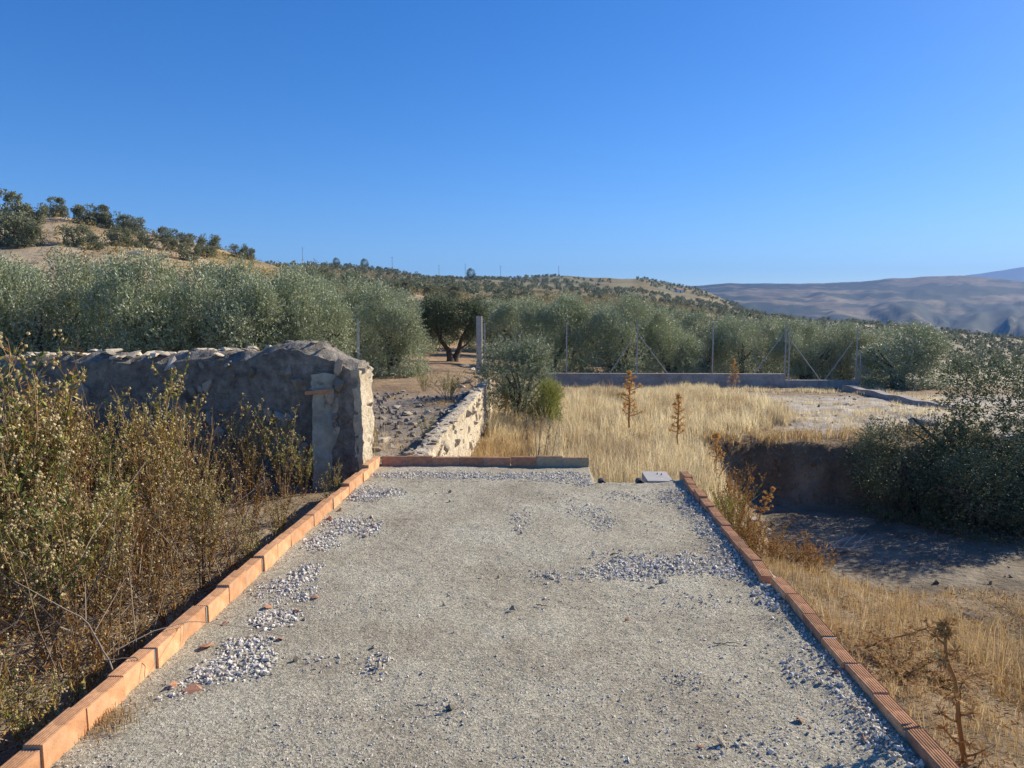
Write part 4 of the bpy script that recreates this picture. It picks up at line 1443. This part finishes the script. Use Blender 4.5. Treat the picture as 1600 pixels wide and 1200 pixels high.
# ------------------------------------------------------------------ weeds left of the kerb
def weed(seed, H=1.15, stems=10, leafy=1.0, fl=1.0, spread=.30):
    r = np.random.default_rng(seed)
    n = 7
    a = r.uniform(0, 2 * np.pi, stems)
    o = np.stack([np.cos(a), np.sin(a), 0 * a], 1)
    h = H * r.uniform(.55, 1.05, stems)
    t = np.linspace(0, 1, n)
    sp = spread * r.uniform(.2, 1.2, stems)
    P = o[:, None] * (.05 + sp[:, None] * t[None] ** 1.3)[..., None] + np.array([0, 0, 1.])[None, None] * (h[:, None] * t[None] ** .9)[..., None]
    P = P + r.normal(0, .018, P.shape) * t[None, :, None]
    Rd = np.broadcast_to(np.linspace(.0065, .0018, n), (stems, n)) * r.uniform(.7, 1.2, (stems, 1))
    V, F = tubes(P, Rd, 4)
    sparts = [(V, F, np.repeat(r.uniform(.1, 1, stems), n * 4))]
    # side twigs in the upper half
    m = stems * 7
    si = np.repeat(np.arange(stems), 7)
    tt = r.uniform(.35, .95, m)
    k0 = np.minimum((tt * (n - 1)).astype(int), n - 2)
    f = (tt * (n - 1) - k0)[:, None]
    base = P[si, k0] * (1 - f) + P[si, k0 + 1] * f
    b = r.uniform(0, 2 * np.pi, m)
    dr = np.stack([np.cos(b) * .55, np.sin(b) * .55, r.uniform(.6, 1.2, m)], 1)
    ln = r.uniform(.08, .22, m) * H
    tip = base + nrm(dr) * ln[:, None]
    Q = np.stack([base, (base + tip) / 2 + r.normal(0, .008, (m, 3)), tip], 1)
    V, F = tubes(Q, np.broadcast_to(np.array([.0022, .0016, .001]), (m, 3)), 3)
    sparts.append((V, F, np.repeat(r.uniform(.2, 1, m), 9)))
    SVv = join(sparts)
    # leaves on stems and twigs
    nl = int(stems * 44 * leafy)
    si = r.integers(0, stems, nl)
    tt = r.uniform(.18, .99, nl) ** .8
    k0 = np.minimum((tt * (n - 1)).astype(int), n - 2)
    f = (tt * (n - 1) - k0)[:, None]
    lp = P[si, k0] * (1 - f) + P[si, k0 + 1] * f
    b = r.uniform(0, 2 * np.pi, nl)
    ld = np.stack([np.cos(b), np.sin(b), r.uniform(.2, 1.3, nl)], 1)
    plt = .72 + .4 * r.normal(size=stems)
    lt = np.clip(plt[si] * .6 + .25 + r.normal(0, .16, nl) + .25 * (.5 - tt), 0, 1)
    ti = r.integers(0, m, int(m * 5 * leafy))
    w = r.uniform(.1, 1, len(ti))[:, None]
    lp2 = base[ti] * (1 - w) + tip[ti] * w
    ld2 = nrm(dr[ti]) + r.normal(0, .7, (len(ti), 3))
    lt2 = np.clip(r.normal(.45, .2, len(ti)), 0, 1)
    Pl = np.concatenate([lp, lp2])
    V, F = leaves(Pl, np.concatenate([ld, ld2]), r.uniform(.025, .06, len(Pl)), r.uniform(.009, .016, len(Pl)), r)
    LV = (V, F, np.repeat(np.concatenate([lt, lt2]), 4))
    # seed heads: little tufts
    nf = int(m * 4.2 * fl)
    HV = None
    if nf:
        ti = r.integers(0, m, nf)
        w = r.uniform(.62, 1.1, nf)[:, None]
        fp = base[ti] * (1 - w) + tip[ti] * w + r.normal(0, .01, (nf, 3))
        oc = np.array([[1, 0, 0], [-1, 0, 0], [0, 1, 0], [0, -1, 0], [0, 0, 1.2], [0, 0, -1]], float)
        of = np.array([[0, 2, 4], [2, 1, 4], [1, 3, 4], [3, 0, 4], [2, 0, 5], [1, 2, 5], [3, 1, 5], [0, 3, 5]])
        HV = replicate(oc, of, fp, r.uniform(.006, .0125, nf), rand_rot(nf, r), r.uniform(0, 1, nf))
    return SVv, LV, HV


def weed_set(seed, leafmat, **kw):
    s, l, h = weed(seed, **kw)
    ms = [('stems', mesh('stems', s[0], s[1], MT['weed_stem'], tint=s[2])), ('foliage', mesh('foliage', l[0], l[1], MT[leafmat], tint=l[2]))]
    if h is not None:
        ms.append(('seed_heads', mesh('seed_heads', h[0], h[1], MT['fluff'], tint=h[2])))
    return ms


WA = [weed_set(500 + k, 'weed_green' if k in (1, 3) else 'weed_leaf', stems=11, fl=1.1) for k in range(5)]
WB = [weed_set(520 + k, 'rust_leaf', stems=10, leafy=.9, fl=.35) for k in range(2)]
WC = [weed_set(530 + k, 'rust_leaf', stems=14, leafy=.12, fl=.15, spread=.4) for k in range(2)]


def put_weed(ms, x, y, h, label, group=None, rz=0, tilt=(0, 0), name='weed'):
    z = float(gz(np.array([x]), np.array([y]))[0]) - .02
    t = thing(name, label, 'weed', (x, y, z), rz, (h / 1.15 * .9, h / 1.15 * .9, h / 1.15), group)
    t.rotation_euler = (tilt[0], tilt[1], rz)
    for nm, me in ms:
        link(nm, me, t, **({'kind': 'stuff'} if nm != 'stems' else {}))
    return t


SILW_U = [-200, 0, 60, 130, 170, 200, 232, 262, 300, 340, 380, 420, 450, 480, 500, 520]
SILW_V = [520, 545, 520, 560, 600, 595, 575, 640, 600, 640, 625, 655, 640, 690, 740, 760]
r = np.random.default_rng(61)
wn_ = 0
for gy_ in np.arange(.65, 7.75, .42):
    for gx_ in np.arange(-6.6, -1.95, .42):
        x, y = gx_ + r.uniform(-.19, .19), gy_ + r.uniform(-.19, .19)
        if x > -2.0 or y > 7.75:
            continue
        u, v, _ = uv_of(np.array([[x, y, 0.3]]))
        u = float(u[0])
        if u < -400:
            continue
        # sunlit bare patch near the wall end
        if x > -3.0 and y > 6.6 and not (x < -2.6 and y > 7.3) and r.uniform() < .15:
            continue
        zt = float(at(u, np.interp(u, SILW_U, SILW_V), y)[2])
        z0 = float(gz(np.array([x]), np.array([y]))[0])
        h = min(r.uniform(.85, 1.45), (zt - z0) * r.uniform(.8, 1.06))
        edge = sm((-2.0 - x) / 1.1)
        h = h * lerp(.6, 1.0, float(edge)) * (.92 if x > -3.4 else 1)
        if r.uniform() < .05:
            continue
        if h < .2:
            continue
        pr = r.uniform()
        near_rust = y < 3.6
        if near_rust and pr < .45:
            ms, lab, grp = WB[wn_ % 2], 'rust brown withered weed in the dark thicket beside the near left kerb', 'rust brown weeds beside the near kerb'
        elif pr < (.24 if y > 3.6 else .75):
            ms, lab, grp = WC[wn_ % 2], 'bare grey brown stalky weed among the leafy ones left of the kerb', 'bare stalky weeds left of the kerb'
        elif pr < .40:
            ms, lab, grp = WB[wn_ % 2], 'rusty leaved weed in the thicket in front of the tall wall', 'rusty weeds in front of the tall wall'
        else:
            ms, lab, grp = WA[wn_ % 5], 'yellow green weed with fluffy seed heads in the thicket left of the kerb', 'yellow green weeds left of the kerb'
        where = ' close to the kerb bricks' if x > -2.75 else (' at the foot of the tall wall' if y > 6.3 else (' at the left picture edge' if u < 110 else ' deep in the thicket'))
        lab = {'rust brown': 'rust brown withered weed', 'bare grey': 'bare stalky grey brown weed', 'rusty lea': 'rusty leaved weed', 'yellow gr': 'yellow green fluffy weed'}[[q for q in ('rust brown', 'bare grey', 'rusty lea', 'yellow gr') if lab.startswith(q)][0]] + ' left of the slab,' + where
        grp = grp.split(' weeds')[0] + ' weeds' + where
        put_weed(ms, x, y, h, lab, grp, r.uniform(0, 6.28), (r.normal(0, .08), r.normal(0, .08)))
        wn_ += 1
for u, y, vt, lab in ((515, 7.0, 722, 'bushy low weed right against the kerb near the wall end'), (470, 7.6, 690, 'green weed at the foot of the plaster strip on the wall'), (435, 6.3, 770, 'low weed leaning over the kerb bricks'), (440, 7.5, 636, 'tall green weed standing before the shaded wall near its pier'),
                      (392, 7.4, 628, 'tall weed with reddish base before the middle of the shaded wall'), (232, 6.6, 572, 'tallest thin weed spike before the dark wall'), (30, 5.6, 530, 'tall stalky weed rising above the wall top at the left edge'), (62, 6.0, 512, 'tall stalk above the wall top, next to the left edge one')):
    p = at(u, 600, y)
    z0 = float(gz(p[:1], p[1:2])[0])
    put_weed(WA[wn_ % 5], p[0], p[1], float(at(u, vt, y)[2]) - z0, lab, None, wn_ * 1.1)
    wn_ += 1
print('weeds', wn_)

# tangled undergrowth between the weeds
r = np.random.default_rng(62)
n = 5200
x = r.uniform(-6.8, -1.95, n)
y = 1.8 + 5.9 * r.uniform(0, 1, n)
k = ~((x > -3.1) & (y > 6.1))
x, y = x[k], y[k]
n = len(x)
z = gz(x, y) + r.uniform(0, .35, n) * sm((-1.95 - x) / .6)
a = r.uniform(0, 2 * np.pi, n)
d = np.stack([np.cos(a), np.sin(a), r.normal(.35, .6, n)], 1)
L = np.where((r.uniform(0, 1, n) < .2) & (x < -2.7), r.uniform(.4, 1.0, n), r.uniform(.12, .5, n))
P0 = np.stack([x, y, z], 1)
P1 = P0 + d * L[:, None] * .5 + r.normal(0, .03, (n, 3))
P2 = P0 + d * L[:, None]
V1, F1 = tubes(np.stack([P0, P1, P2], 1), np.broadcast_to(np.array([.0032, .0026, .0016]), (n, 3)), 3)
T1 = np.repeat(np.clip(r.normal(.45, .28, n), 0, 1), 9)
n2 = 52000
x = r.uniform(-6.8, -1.9, n2)
y = 1.8 + 5.9 * r.uniform(0, 1, n2)
k = ~((x > -3.1) & (y > 6.1)) | (r.uniform(0, 1, n2) < .25)
x, y = x[k], y[k]
n2 = len(x)
z = gz(x, y) + r.beta(1.1, 2.2, n2) * .55 * sm((-1.85 - x) / .7)
V2, F2 = leaves(np.stack([x, y, z], 1), r.normal(0, 1, (n2, 3)), r.uniform(.02, .05, n2), r.uniform(.006, .014, n2), r)
V, F, T = join([(V1, F1, T1)])
link('undergrowth', mesh('undergrowth', V, F, MT['twig'], tint=T), kind='stuff', label='tangle of dry twigs under the weeds')
link('undergrowth', mesh('undergrowth', V2, F2, MT['rust_leaf'], tint=np.repeat(np.clip(r.normal(.45, .28, n2), 0, 1), 4)), kind='stuff', label='withered leaves and debris under the weeds')

n = 30000
r = np.random.default_rng(63)
x = 1.4 + 3.4 * r.uniform(0, 1, n) ** 1.1
y = 2.2 + 12 * r.uniform(0, 1, n) ** 1.7
k = (r.uniform(0, 1, n) < sm(fbm(x * 1.3, y * 1.3, seed=64) * 1.6 + .55)) & (gz(x, y) > -1.8)
x, y = x[k], y[k]
n = len(x)
z = gz(x, y) + r.beta(1, 3, n) * .14
V, F = leaves(np.stack([x, y, z], 1), r.normal(0, 1, (n, 3)) * np.array([1, 1, .7]), r.uniform(.015, .05, n), r.uniform(.004, .010, n), r)
link('litter', mesh('litter', V, F, MT['rust_leaf'], tint=np.repeat(np.clip(r.normal(.35, .25, n), 0, 1), 4)), kind='stuff', label='brown plant litter on the slope right of the kerb')
# soil crumbs and roots on the earth bank
n = 2600
x = r.uniform(2.8, 9.5, n)
y = r.uniform(14.2, 16.4, n)
z0 = gz(x, y)
k = (z0 > -2.15) & (z0 < -1.05)
x, y, z0 = x[k], y[k], z0[k]
n = len(x)
P = np.stack([x, y, z0], 1)
V, F = blades(P, np.stack([r.normal(0, .8, n), r.normal(-.7, .5, n), r.normal(-.9, .3, n)], 1), r.uniform(.06, .3, n), .012, r.uniform(.7, 1.2, n), r)
link('dry_grass', mesh('dry_grass', V, F, MT['twig'], tint=np.repeat(r.uniform(0, .8, n), 5)), kind='stuff', label='roots and dead stems hanging down the earth bank')

V1, F1, _ = replicate(ROCKS[2][0], ROCKS[2][1], P[::3] + np.array([0, 0, .01]), np.random.default_rng(65).gamma(2.2, .022, len(P[::3])).clip(.015, .14), rand_rot(len(P[::3]), np.random.default_rng(66)))
link('clods', mesh('clods', V1, F1, MT['clod']), kind='stuff', label='clods of earth on the face and foot of the bank')
n = 3600
x = r.uniform(2.7, 9.5, n)
y = r.uniform(15.7, 16.9, n)
z0 = gz(x, y)
k = (z0 > -1.3) & (fbm(x * 2.1, y, seed=67) > -.2)
x, y, z0 = x[k], y[k], z0[k]
n = len(x)
V, F = blades(np.stack([x, y, z0], 1), np.stack([r.normal(0, .6, n), r.normal(-.7, .4, n), r.normal(-.3, .3, n)], 1), r.uniform(.12, .4, n), .011, r.uniform(.6, 1.2, n), r)
link('dry_grass', mesh('dry_grass', V, F, MT['drygrass'], tint=np.repeat(r.uniform(.1, .9, n), 5)), kind='stuff', label='straw spilling over the lip of the earth bank')

# dead twigs leaning across the left kerb
def twig(label, pts, rad=.004, mat='twig', name='twig', branches=(), cat='twig'):
    pts = np.array(pts, float)
    tq = np.linspace(0, len(pts) - 1, 4 * len(pts))
    rw = np.random.default_rng(int(abs(pts.sum()) * 1e5) % 9973)
    pts = np.stack([np.interp(tq, np.arange(len(pts)), pts[:, q]) for q in range(3)], 1) + rw.normal(0, rad * .5, (len(tq), 3))
    parts = [tubes(pts[None], np.linspace(rad, rad * .4, len(pts))[None], 5)]
    for b in branches:
        parts.append(tubes(np.array([b], float), np.linspace(rad * .6, rad * .25, len(b))[None], 4))
    V, F, _ = join(parts)
    V0 = V.mean(0)
    r_ = np.random.default_rng(int(abs(V0[0]) * 1e4) % 9999)
    me = mesh(name, V - V0, F, MT[mat], tint=np.full(len(V), r_.uniform(.3, .9)), smooth=True)
    return link(name, me, None, tuple(V0), label=label, category=cat)


K = XL - .035
twig('thin dark twig lying across the left kerb onto the gravel', [(K - .16, 3.16, .06), (K - .06, 3.27, .10), (K + .08, 3.38, .11), (K + .3, 3.46, .05), (K + .55, 3.4, .025)], .0028,
     branches=[[(K + .05, 3.36, .108), (K + .12, 3.2, .095), (K + .16, 3.08, .06)]])
twig('grey twig leaning up from the dark gap beside the left kerb', [(K - .08, 3.0, .05), (K - .25, 3.1, .22), (K - .48, 3.0, .42)], .004, branches=[[(K - .2, 3.08, .18), (K - .18, 3.3, .34)], [(K - .25, 3.1, .22), (K - .4, 3.35, .3)]])
twig('wiry dark twig draped over a brick joint of the left kerb', [(K - .1, 2.98, .1), (K + .0, 3.02, .097), (K + .045, 3.02, .06), (K + .05, 3.0, .01)], .003)
twig('short rusty stick on the slab near the right kerb', list(at_z(u, v, .012) for u, v in ((1116, 1005), (1140, 1004), (1158, 1006))), .004)
twig('dark stick lying on the slab right of its middle', list(at_z(u, v, .012) for u, v in ((838, 944), (850, 946), (858, 947))), .004)
# shards of brick and loose bigger stones on the slab
def shard_mesh(seed, mat):
    V, F = rock(seed, 9, .3)
    return mesh('brick_shard', V, F, MT[mat])


SH = [shard_mesh(600 + k, 'brick_old') for k in range(4)]
for k, (u, v, s, lab) in enumerate(((491, 931, .034, 'flat brick shard right of the left gravel patch'), (418, 946, .036, 'brick shard lying upon the left gravel patch'), (466, 952, .034, 'brick shard at the lower rim of the left gravel patch'), (322, 1006, .042, 'orange brick shard against the left kerb foot'),
                                    (350, 970, .034, 'small orange brick shard next to the left kerb'), (300, 1075, .045, 'long brick shard near the bottom of the left kerb'), (270, 1070, .04, 'broken clay pieces by the bottom of the left kerb'), (438, 996, .022, 'tiny dark brick chip on bare concrete'), (530, 795, .04, 'clay chip beside the far left gravel'),
                                    (515, 809, .04, 'clay piece next to the kerb twig'), (1092, 1164, .02, 'small orange brick bit in the bottom gravel'), (1250, 1124, .025, 'red brick bit near the right kerb, lying flat'), (1307, 1058, .022, 'red shard standing by the right kerb'), (1349, 1155, .026, 'pinkish shard among bottom right gravel'),
                                    (1112, 866, .02, 'reddish chip within the right gravel band'), (980, 966, .018, 'dark shard standing upright on the slab'))):
    p = at_z(u, v, .012)
    link('brick_shard', SH[k % 4], None, (p[0], p[1], slab_z(np.array([p[0]]), np.array([p[1]]))[0] + s * .25), (.1 * k, .12, k * 1.3), s, label=lab, category='brick shard', group='brick shards on the slab')
for k, (u, v, s, lab) in enumerate(((572, 836, .026, 'white stone at the tip of the far left gravel'), (580, 806, .024, 'grey stone on concrete above the white one'), (703, 767, .022, 'pale pebble near the far end of the slab'), (703, 782, .02, 'dark pebble near the far end of the slab'), (752, 899, .018, 'small white pebble in the middle of the slab'), (780, 898, .018, 'white pebble right of the middle one'),
                                    (694, 943, .016, 'white pebble on the left half of the slab'), (800, 952, .022, 'grey pebble at the middle of the slab'), (1033, 907, .02, 'lone white stone below the gravel band'), (1020, 914, .018, 'pale stone left of the lone white one'), (1128, 1160, .026, 'pale grey lump in the bottom gravel'), (592, 1040, .022, 'white stone in the small left gravel cluster'), (584, 1008, .016, 'white pebble above the small left cluster'),
                                    (705, 1105, .024, 'dark grey stone in the bottom left cluster'), (462, 1028, .022, 'buff stone at the edge of the near left gravel'))):
    p = at_z(u, v, .012)
    link('stone', rock_mesh('stone_pale' if 'white' in lab or 'pale' in lab else 'stone', k % 9), None, (p[0], p[1], slab_z(np.array([p[0]]), np.array([p[1]]))[0] + s * .5), (k, k * .7, k * 1.9), (s, s, s * .8), label=lab, category='stone', group='loose stones on the slab')
# moss tuft by the bottom-left kerb
V, F = blades(np.stack([K + .09 + np.random.default_rng(3).normal(0, .05, 320), 2.68 + np.random.default_rng(4).normal(0, .07, 320), np.full(320, .0)], 1), np.random.default_rng(5).normal(0, .5, (320, 3)) * np.array([1, 1, 0]), .035, .003, .6, np.random.default_rng(6))
link('dry_tuft', mesh('dry_tuft', V, F, MT['drygrass'], tint=np.repeat(np.random.default_rng(7).uniform(0, .7, 320), 5)), kind='stuff', label='small withered tuft at the foot of the nearest left bricks')

# ------------------------------------------------------------------ stones on the terrace and flats
r = np.random.default_rng(70)
n = 1500
x = np.where(r.uniform(0, 1, n) < .8, r.uniform(-5.5, -1.75, n), r.uniform(-8, -2, n))
y = 8.8 + 10 * r.uniform(0, 1, n) ** 1.6
s = r.gamma(2.2, .017, n).clip(.012, .10)
V, F, T = [], [], []
parts = []
z = gz(x, y) + s * .2
for k, (Vr, Fr) in enumerate(ROCKS):
    q = np.arange(k, n, len(ROCKS))
    parts.append(replicate(Vr, Fr, np.stack([x[q], y[q], z[q]], 1), s[q], rand_rot(len(q), r, .5)))
n = 900
x = r.uniform(3.2, 12, n)
y = np.where(r.uniform(0, 1, n) < .5, r.uniform(16.2, 30, n), r.uniform(8, 16, n))
s = r.gamma(2, .014, n).clip(.01, .09)
z = gz(x, y) + s * .2
parts.append(replicate(ROCKS[0][0], ROCKS[0][1], np.stack([x, y, z], 1), s, rand_rot(n, r, .5)))
V, F, _ = join(parts)
link('rubble', mesh('rubble', V, F, MT['stone']), kind='stuff', label='small stones strewn over the terrace and the flat')
for k, (u, v, s) in enumerate(((620, 638, .11), (634, 648, .13), (598, 690, .13), (612, 700, .10), (655, 690, .09), (585, 705, .12), (668, 645, .09), (720, 605, .14), (733, 598, .16), (744, 590, .14), (728, 615, .12), (645, 664, .1), (706, 640, .09), (630, 612, .08), (600, 655, .08), (726, 574, .24), (738, 578, .17))):
    p = hit(u, v, 8.7, 40)
    link('stone', rock_mesh('stone_pale', k % 9), None, (p[0], p[1], p[2] + s * .2), (.1, .12, k * 1.9), (s, s * 1.1, s * .65), label='pale rubble stone lying on the terrace left of the low wall' if k < 15 else 'big pale stone at the far end of the low wall', category='stone', group='rubble stones on the terrace')
for k, (u, v, s, lab) in enumerate(((1450, 664, .42, 'grey boulder heap in shade beside the dark tree'), (1428, 672, .3, 'smaller grey boulder left of the shaded heap'), (1320, 632, .26, 'low pale stone on the flat before the boundary wall'), (1366, 655, .22, 'grey stone mound on the stony flat'), (1195, 832, .16, 'whitish stone on the slope next to the far right kerb'), (1172, 815, .14, 'dark stone by the far right kerb'),
                                    (1520, 968, .075, 'pale grey stone in the grass behind the lying thistle'), (1318, 682, .10, 'pale stone on the rim of the earth bank'), (1268, 684, .08, 'white stone on the rim of the bank'))):
    p = hit(u, v, 3, 40)
    link('boulder' if s > .2 else 'stone', rock_mesh('stone', k % 9), None, (p[0], p[1], p[2] + s * .1), (.06, .1, k * 1.9), (s * 1.2, s, s * .6), label=lab, category='stone')

# ------------------------------------------------------------------ thistles
def thistle(label, base, H, lean=(0, 0), seed=0, nb=26, top=.6, spread=.38, heads=1.0, thick=1.0):
    """dead thistle: stem, side branches shorter towards the top, spiny heads"""
    r = np.random.default_rng(seed)
    lean = np.array([lean[0], lean[1], 0.])
    n = 8
    t = np.linspace(0, 1, n)
    P = np.array([0, 0, 1.]) * (H * t)[:, None] * max(.15, 1 - .55 * np.linalg.norm(lean) ** 1.2) + lean * (H * t ** 1.2)[:, None] + r.normal(0, .006, (n, 3))
    root = thing('thistle', label, 'thistle', tuple(base))
    mt = MT['thistle' if seed < 7 else 'thistle_brown']
    V, F = tubes(P[None], np.linspace(.011, .005, n)[None] * (H ** .5) * thick, 6)
    link('stem', mesh('stem', V, F, mt, tint=np.full(len(V), .35), smooth=True), root)
    parts, tips = [], []
    for k in range(nb):
        tt = .22 + .76 * k / nb
        c = P[min(int(tt * (n - 1)), n - 2)] * (1 - (tt * (n - 1)) % 1) + P[min(int(tt * (n - 1)), n - 2) + 1] * ((tt * (n - 1)) % 1)
        a = k * 2.4 + r.uniform(-.3, .3)
        if r.uniform() < .25:
            continue
        L = H * spread * (1.05 - tt) ** .8 * r.uniform(.35, 1.2) + .03
        o = np.array([math.cos(a), math.sin(a), 0])
        e = c + o * L + np.array([0, 0, L * r.uniform(.15, .6)])
        m = (c + e) / 2 - np.array([0, 0, L * .08])
        parts.append((*tubes(np.array([[c, m, e]]), np.array([[.005, .004, .002]]) * (H ** .5) * thick, 4), .5))
        tips.append(e)
        for q in range(5):
            w = r.uniform(.2, 1)
            b0 = c * (1 - w) + e * w
            V1, F1 = leaves(b0[None], (o * r.uniform(-.2, .8) + rand_dir(1, r)[0])[None], .07 * H, .012 * H * thick, r)
            parts.append((V1, F1, r.uniform(.2, .9)))
    V, F, T = join(parts)
    link('branches', mesh('branches', V, F, mt, tint=T), root, kind='stuff')
    hp = []
    tips = [e for e in tips if r.uniform() < heads] + [P[-1] + rand_dir(1, r)[0] * .03 * H + np.array([0, 0, .01]) for _ in range(int(7 * top))]
    for e in tips:
        sz = r.uniform(.014, .024) * (H ** .5) * (.5 + .5 * thick)
        d = rand_dir(26, r)
        V1, F1 = leaves(np.repeat(e[None], 26, 0) + d * sz * .3, d, sz * 1.5, sz * .4, r)
        hp.append((V1, F1, np.repeat(r.uniform(.4, 1, 26), 4)))
        Vr, Fr = ROCKS[0]
        hp.append((Vr * sz * .7 + e, Fr, .4))
    V, F, T = join(hp)
    link('seed_heads', mesh('seed_heads', V, F, mt, tint=T), root, kind='stuff')
    return root


def thistle_px(label, u, vb, vt, y, **kw):
    a, b = at(u, vb, y), at(u, vt, y)
    kw.setdefault('thick', 2.0 if y > 10 else 1.3)
    return thistle(label, a, float(b[2] - a[2]), **kw)


thistle_px('tall golden dead thistle with tiered branches in the middle of the grass', 983, 668, 584, 15.0, seed=1, nb=34, spread=.33, heads=.6, top=1)
thistle_px('narrow reddish dead thistle in the grass at the rim of the bank', 1059, 695, 618, 14.0, seed=2, nb=22, spread=.14)
thistle_px('drooping dead thistle hanging at the bank edge near the kerb end', 1118, 735, 680, 11.5, seed=3, nb=18, spread=.25, top=1)
thistle_px('rusty dead thistle standing far back against the concrete fence wall', 1146, 610, 563, 28.5, seed=4, nb=18, spread=.22)
thistle_px('golden thistle leaning out of the slope over the dark pit', 1186, 812, 757, 9.5, lean=(.35, 0), seed=5, nb=18, spread=.28, top=1.2)
thistle_px('small orange thistle at the foot of the low wall near the sapling', 789, 650, 614, 18.0, seed=6, nb=18, spread=.25)
a, b = hit(1516, 1195, 2, 8), None
thistle('big brown dead thistle in the bottom right grass', np.array([a[0], a[1], a[2] - .1]), float(at(1493, 975, a[1])[2] - a[2]) + .1, lean=(-.16, .05), seed=7, nb=15, spread=.075, top=1.5, thick=1.3)
a = hit(1350, 1022, 2, 8)
thistle('fallen rust brown thistle lying along the ground right of the kerb', a + np.array([0, 0, .04]), .36, lean=(1.45, .5), seed=8, nb=16, spread=.10)

# dead bare shrub in front of the sapling
r = np.random.default_rng(90)
p = at(843, 725, 9.6)
p[2] = float(gz(p[:1], p[1:2])[0])
parts = []
top = at(850, 618, 9.6)
for k in range(7):
    e = np.array([r.normal(0.02, .13), r.normal(0, .1), (top[2] - p[2]) * r.uniform(.7, 1.0)])
    m = e * .5 + r.normal(0, .03, 3)
    parts.append(tubes(np.array([[np.zeros(3), m, e]]), np.array([[.008, .006, .002]]), 4))
    for q in range(6):
        w = r.uniform(.45, 1)
        c = m * (1 - w) + e * w
        parts.append(tubes(np.array([[c, c + r.normal(0, .05, 3) + [0, 0, .05], c + r.normal(0, .09, 3) + [0, 0, .12]]]), np.array([[.003, .002, .001]]), 3))
V, F, _ = join(parts)
link('dead_shrub', mesh('dead_shrub', V, F, MT['twig'], tint=np.full(len(V), .55)), None, tuple(p), label='bare grey dead shrub in front of the olive sapling', category='shrub')


def herb(label, u, vb, vt, y, W, n=420, mat='herb', seed=0, name='green_plant'):
    p = at(u, vb, y)
    p[2] = float(gz(p[:1], p[1:2])[0]) - .02
    H = float(at(u, vt, y)[2] - p[2])
    ms = weed_set(700 + seed, mat, H=1.0, stems=max(8, n // 26), fl=0, leafy=1.1, spread=.42)
    t = thing(name, label, 'plant', tuple(p), seed * 1.3, (W / .75, W / .75, H))
    for nm, me in ms:
        link(nm, me, t, **({'kind': 'stuff'} if nm != 'stems' else {}))
    return t


herb('bright green feathery plant on the terrace left of the low wall', 701, 619, 577, 17.0, .75, seed=1)
herb('faint yellowish plant left of the bright feathery one', 662, 600, 572, 19.5, .5, n=260, seed=2)
herb('small green herb low on the terrace by the wall shadow', 664, 668, 640, 11.5, .28, n=260, seed=3)
herb('small green tuft on the slope beside the far right kerb', 1132, 788, 768, 7.6, .35, n=420, seed=4)
for k, (u, vb, vt, y, W, lab) in enumerate(((1192, 862, 812, 6.9, .5, 'straw brown low plant hanging over the pit edge beside the kerb'), (1222, 868, 830, 6.4, .4, 'small rusty plant on the pit edge next to the kerb step'), (1170, 840, 790, 7.6, .4, 'brown plant on the slope below the leaning golden thistle'), (1262, 880, 842, 6.3, .4, 'brown bushy low plant on the pit rim by the kerb step'), (1345, 1000, 962, 4.9, .45, 'rusty low plant in the matted straw'), (1450, 1120, 1050, 3.6, .5, 'dark rusty plant near the big brown thistle'), (1310, 1060, 1015, 3.9, .3, 'rusty plant touching the near right kerb'), (1272, 905, 862, 6.9, .34, 'orange brown low plant beside the dead branch'), (1300, 985, 930, 4.6, .4, 'brown low plant next to the right kerb joint'), (1146, 775, 728, 8.5, .5, 'golden twiggy plant right of the far kerb end'), (1400, 1075, 1010, 3.6, .5, 'rust coloured low plant under the lying thistle'))):
    herb(lab, u, vb, vt, y, W, n=700, mat='rust_leaf', seed=20 + k, name='withered_plant')

# pale dead branch in the pit
p = [hit(u, v, 6, 16) for u, v in ((1276, 868), (1300, 866), (1330, 867), (1362, 872))]
p = [q + np.array([0, 0, .05 + .06 * k * (3 - k) / 2]) for k, q in enumerate(p)]
br = [[p[1], p[1] + np.array([.14, .12, .07]), p[1] + np.array([.30, .16, .12])], [p[2], p[2] + np.array([.16, .12, .07]), p[2] + np.array([.40, .16, .13])], [p[2] * .5 + p[1] * .5, p[2] + np.array([.0, .10, .10]), p[2] + np.array([.16, .16, .20])],
      [p[2], p[2] + np.array([.2, .05, .03]), p[2] + np.array([.42, .02, .05])], [p[0] * .4 + p[1] * .6, p[1] + np.array([.1, .08, .06]), p[1] + np.array([.2, .06, .10])], [p[2] + np.array([.16, .12, .07]), p[2] + np.array([.24, .2, .12]), p[2] + np.array([.30, .2, .18])]]
twig('bleached dead branch lying on the pit floor', [q for q in p], .012, 'dead_wood', 'dead_branch', br, 'branch')
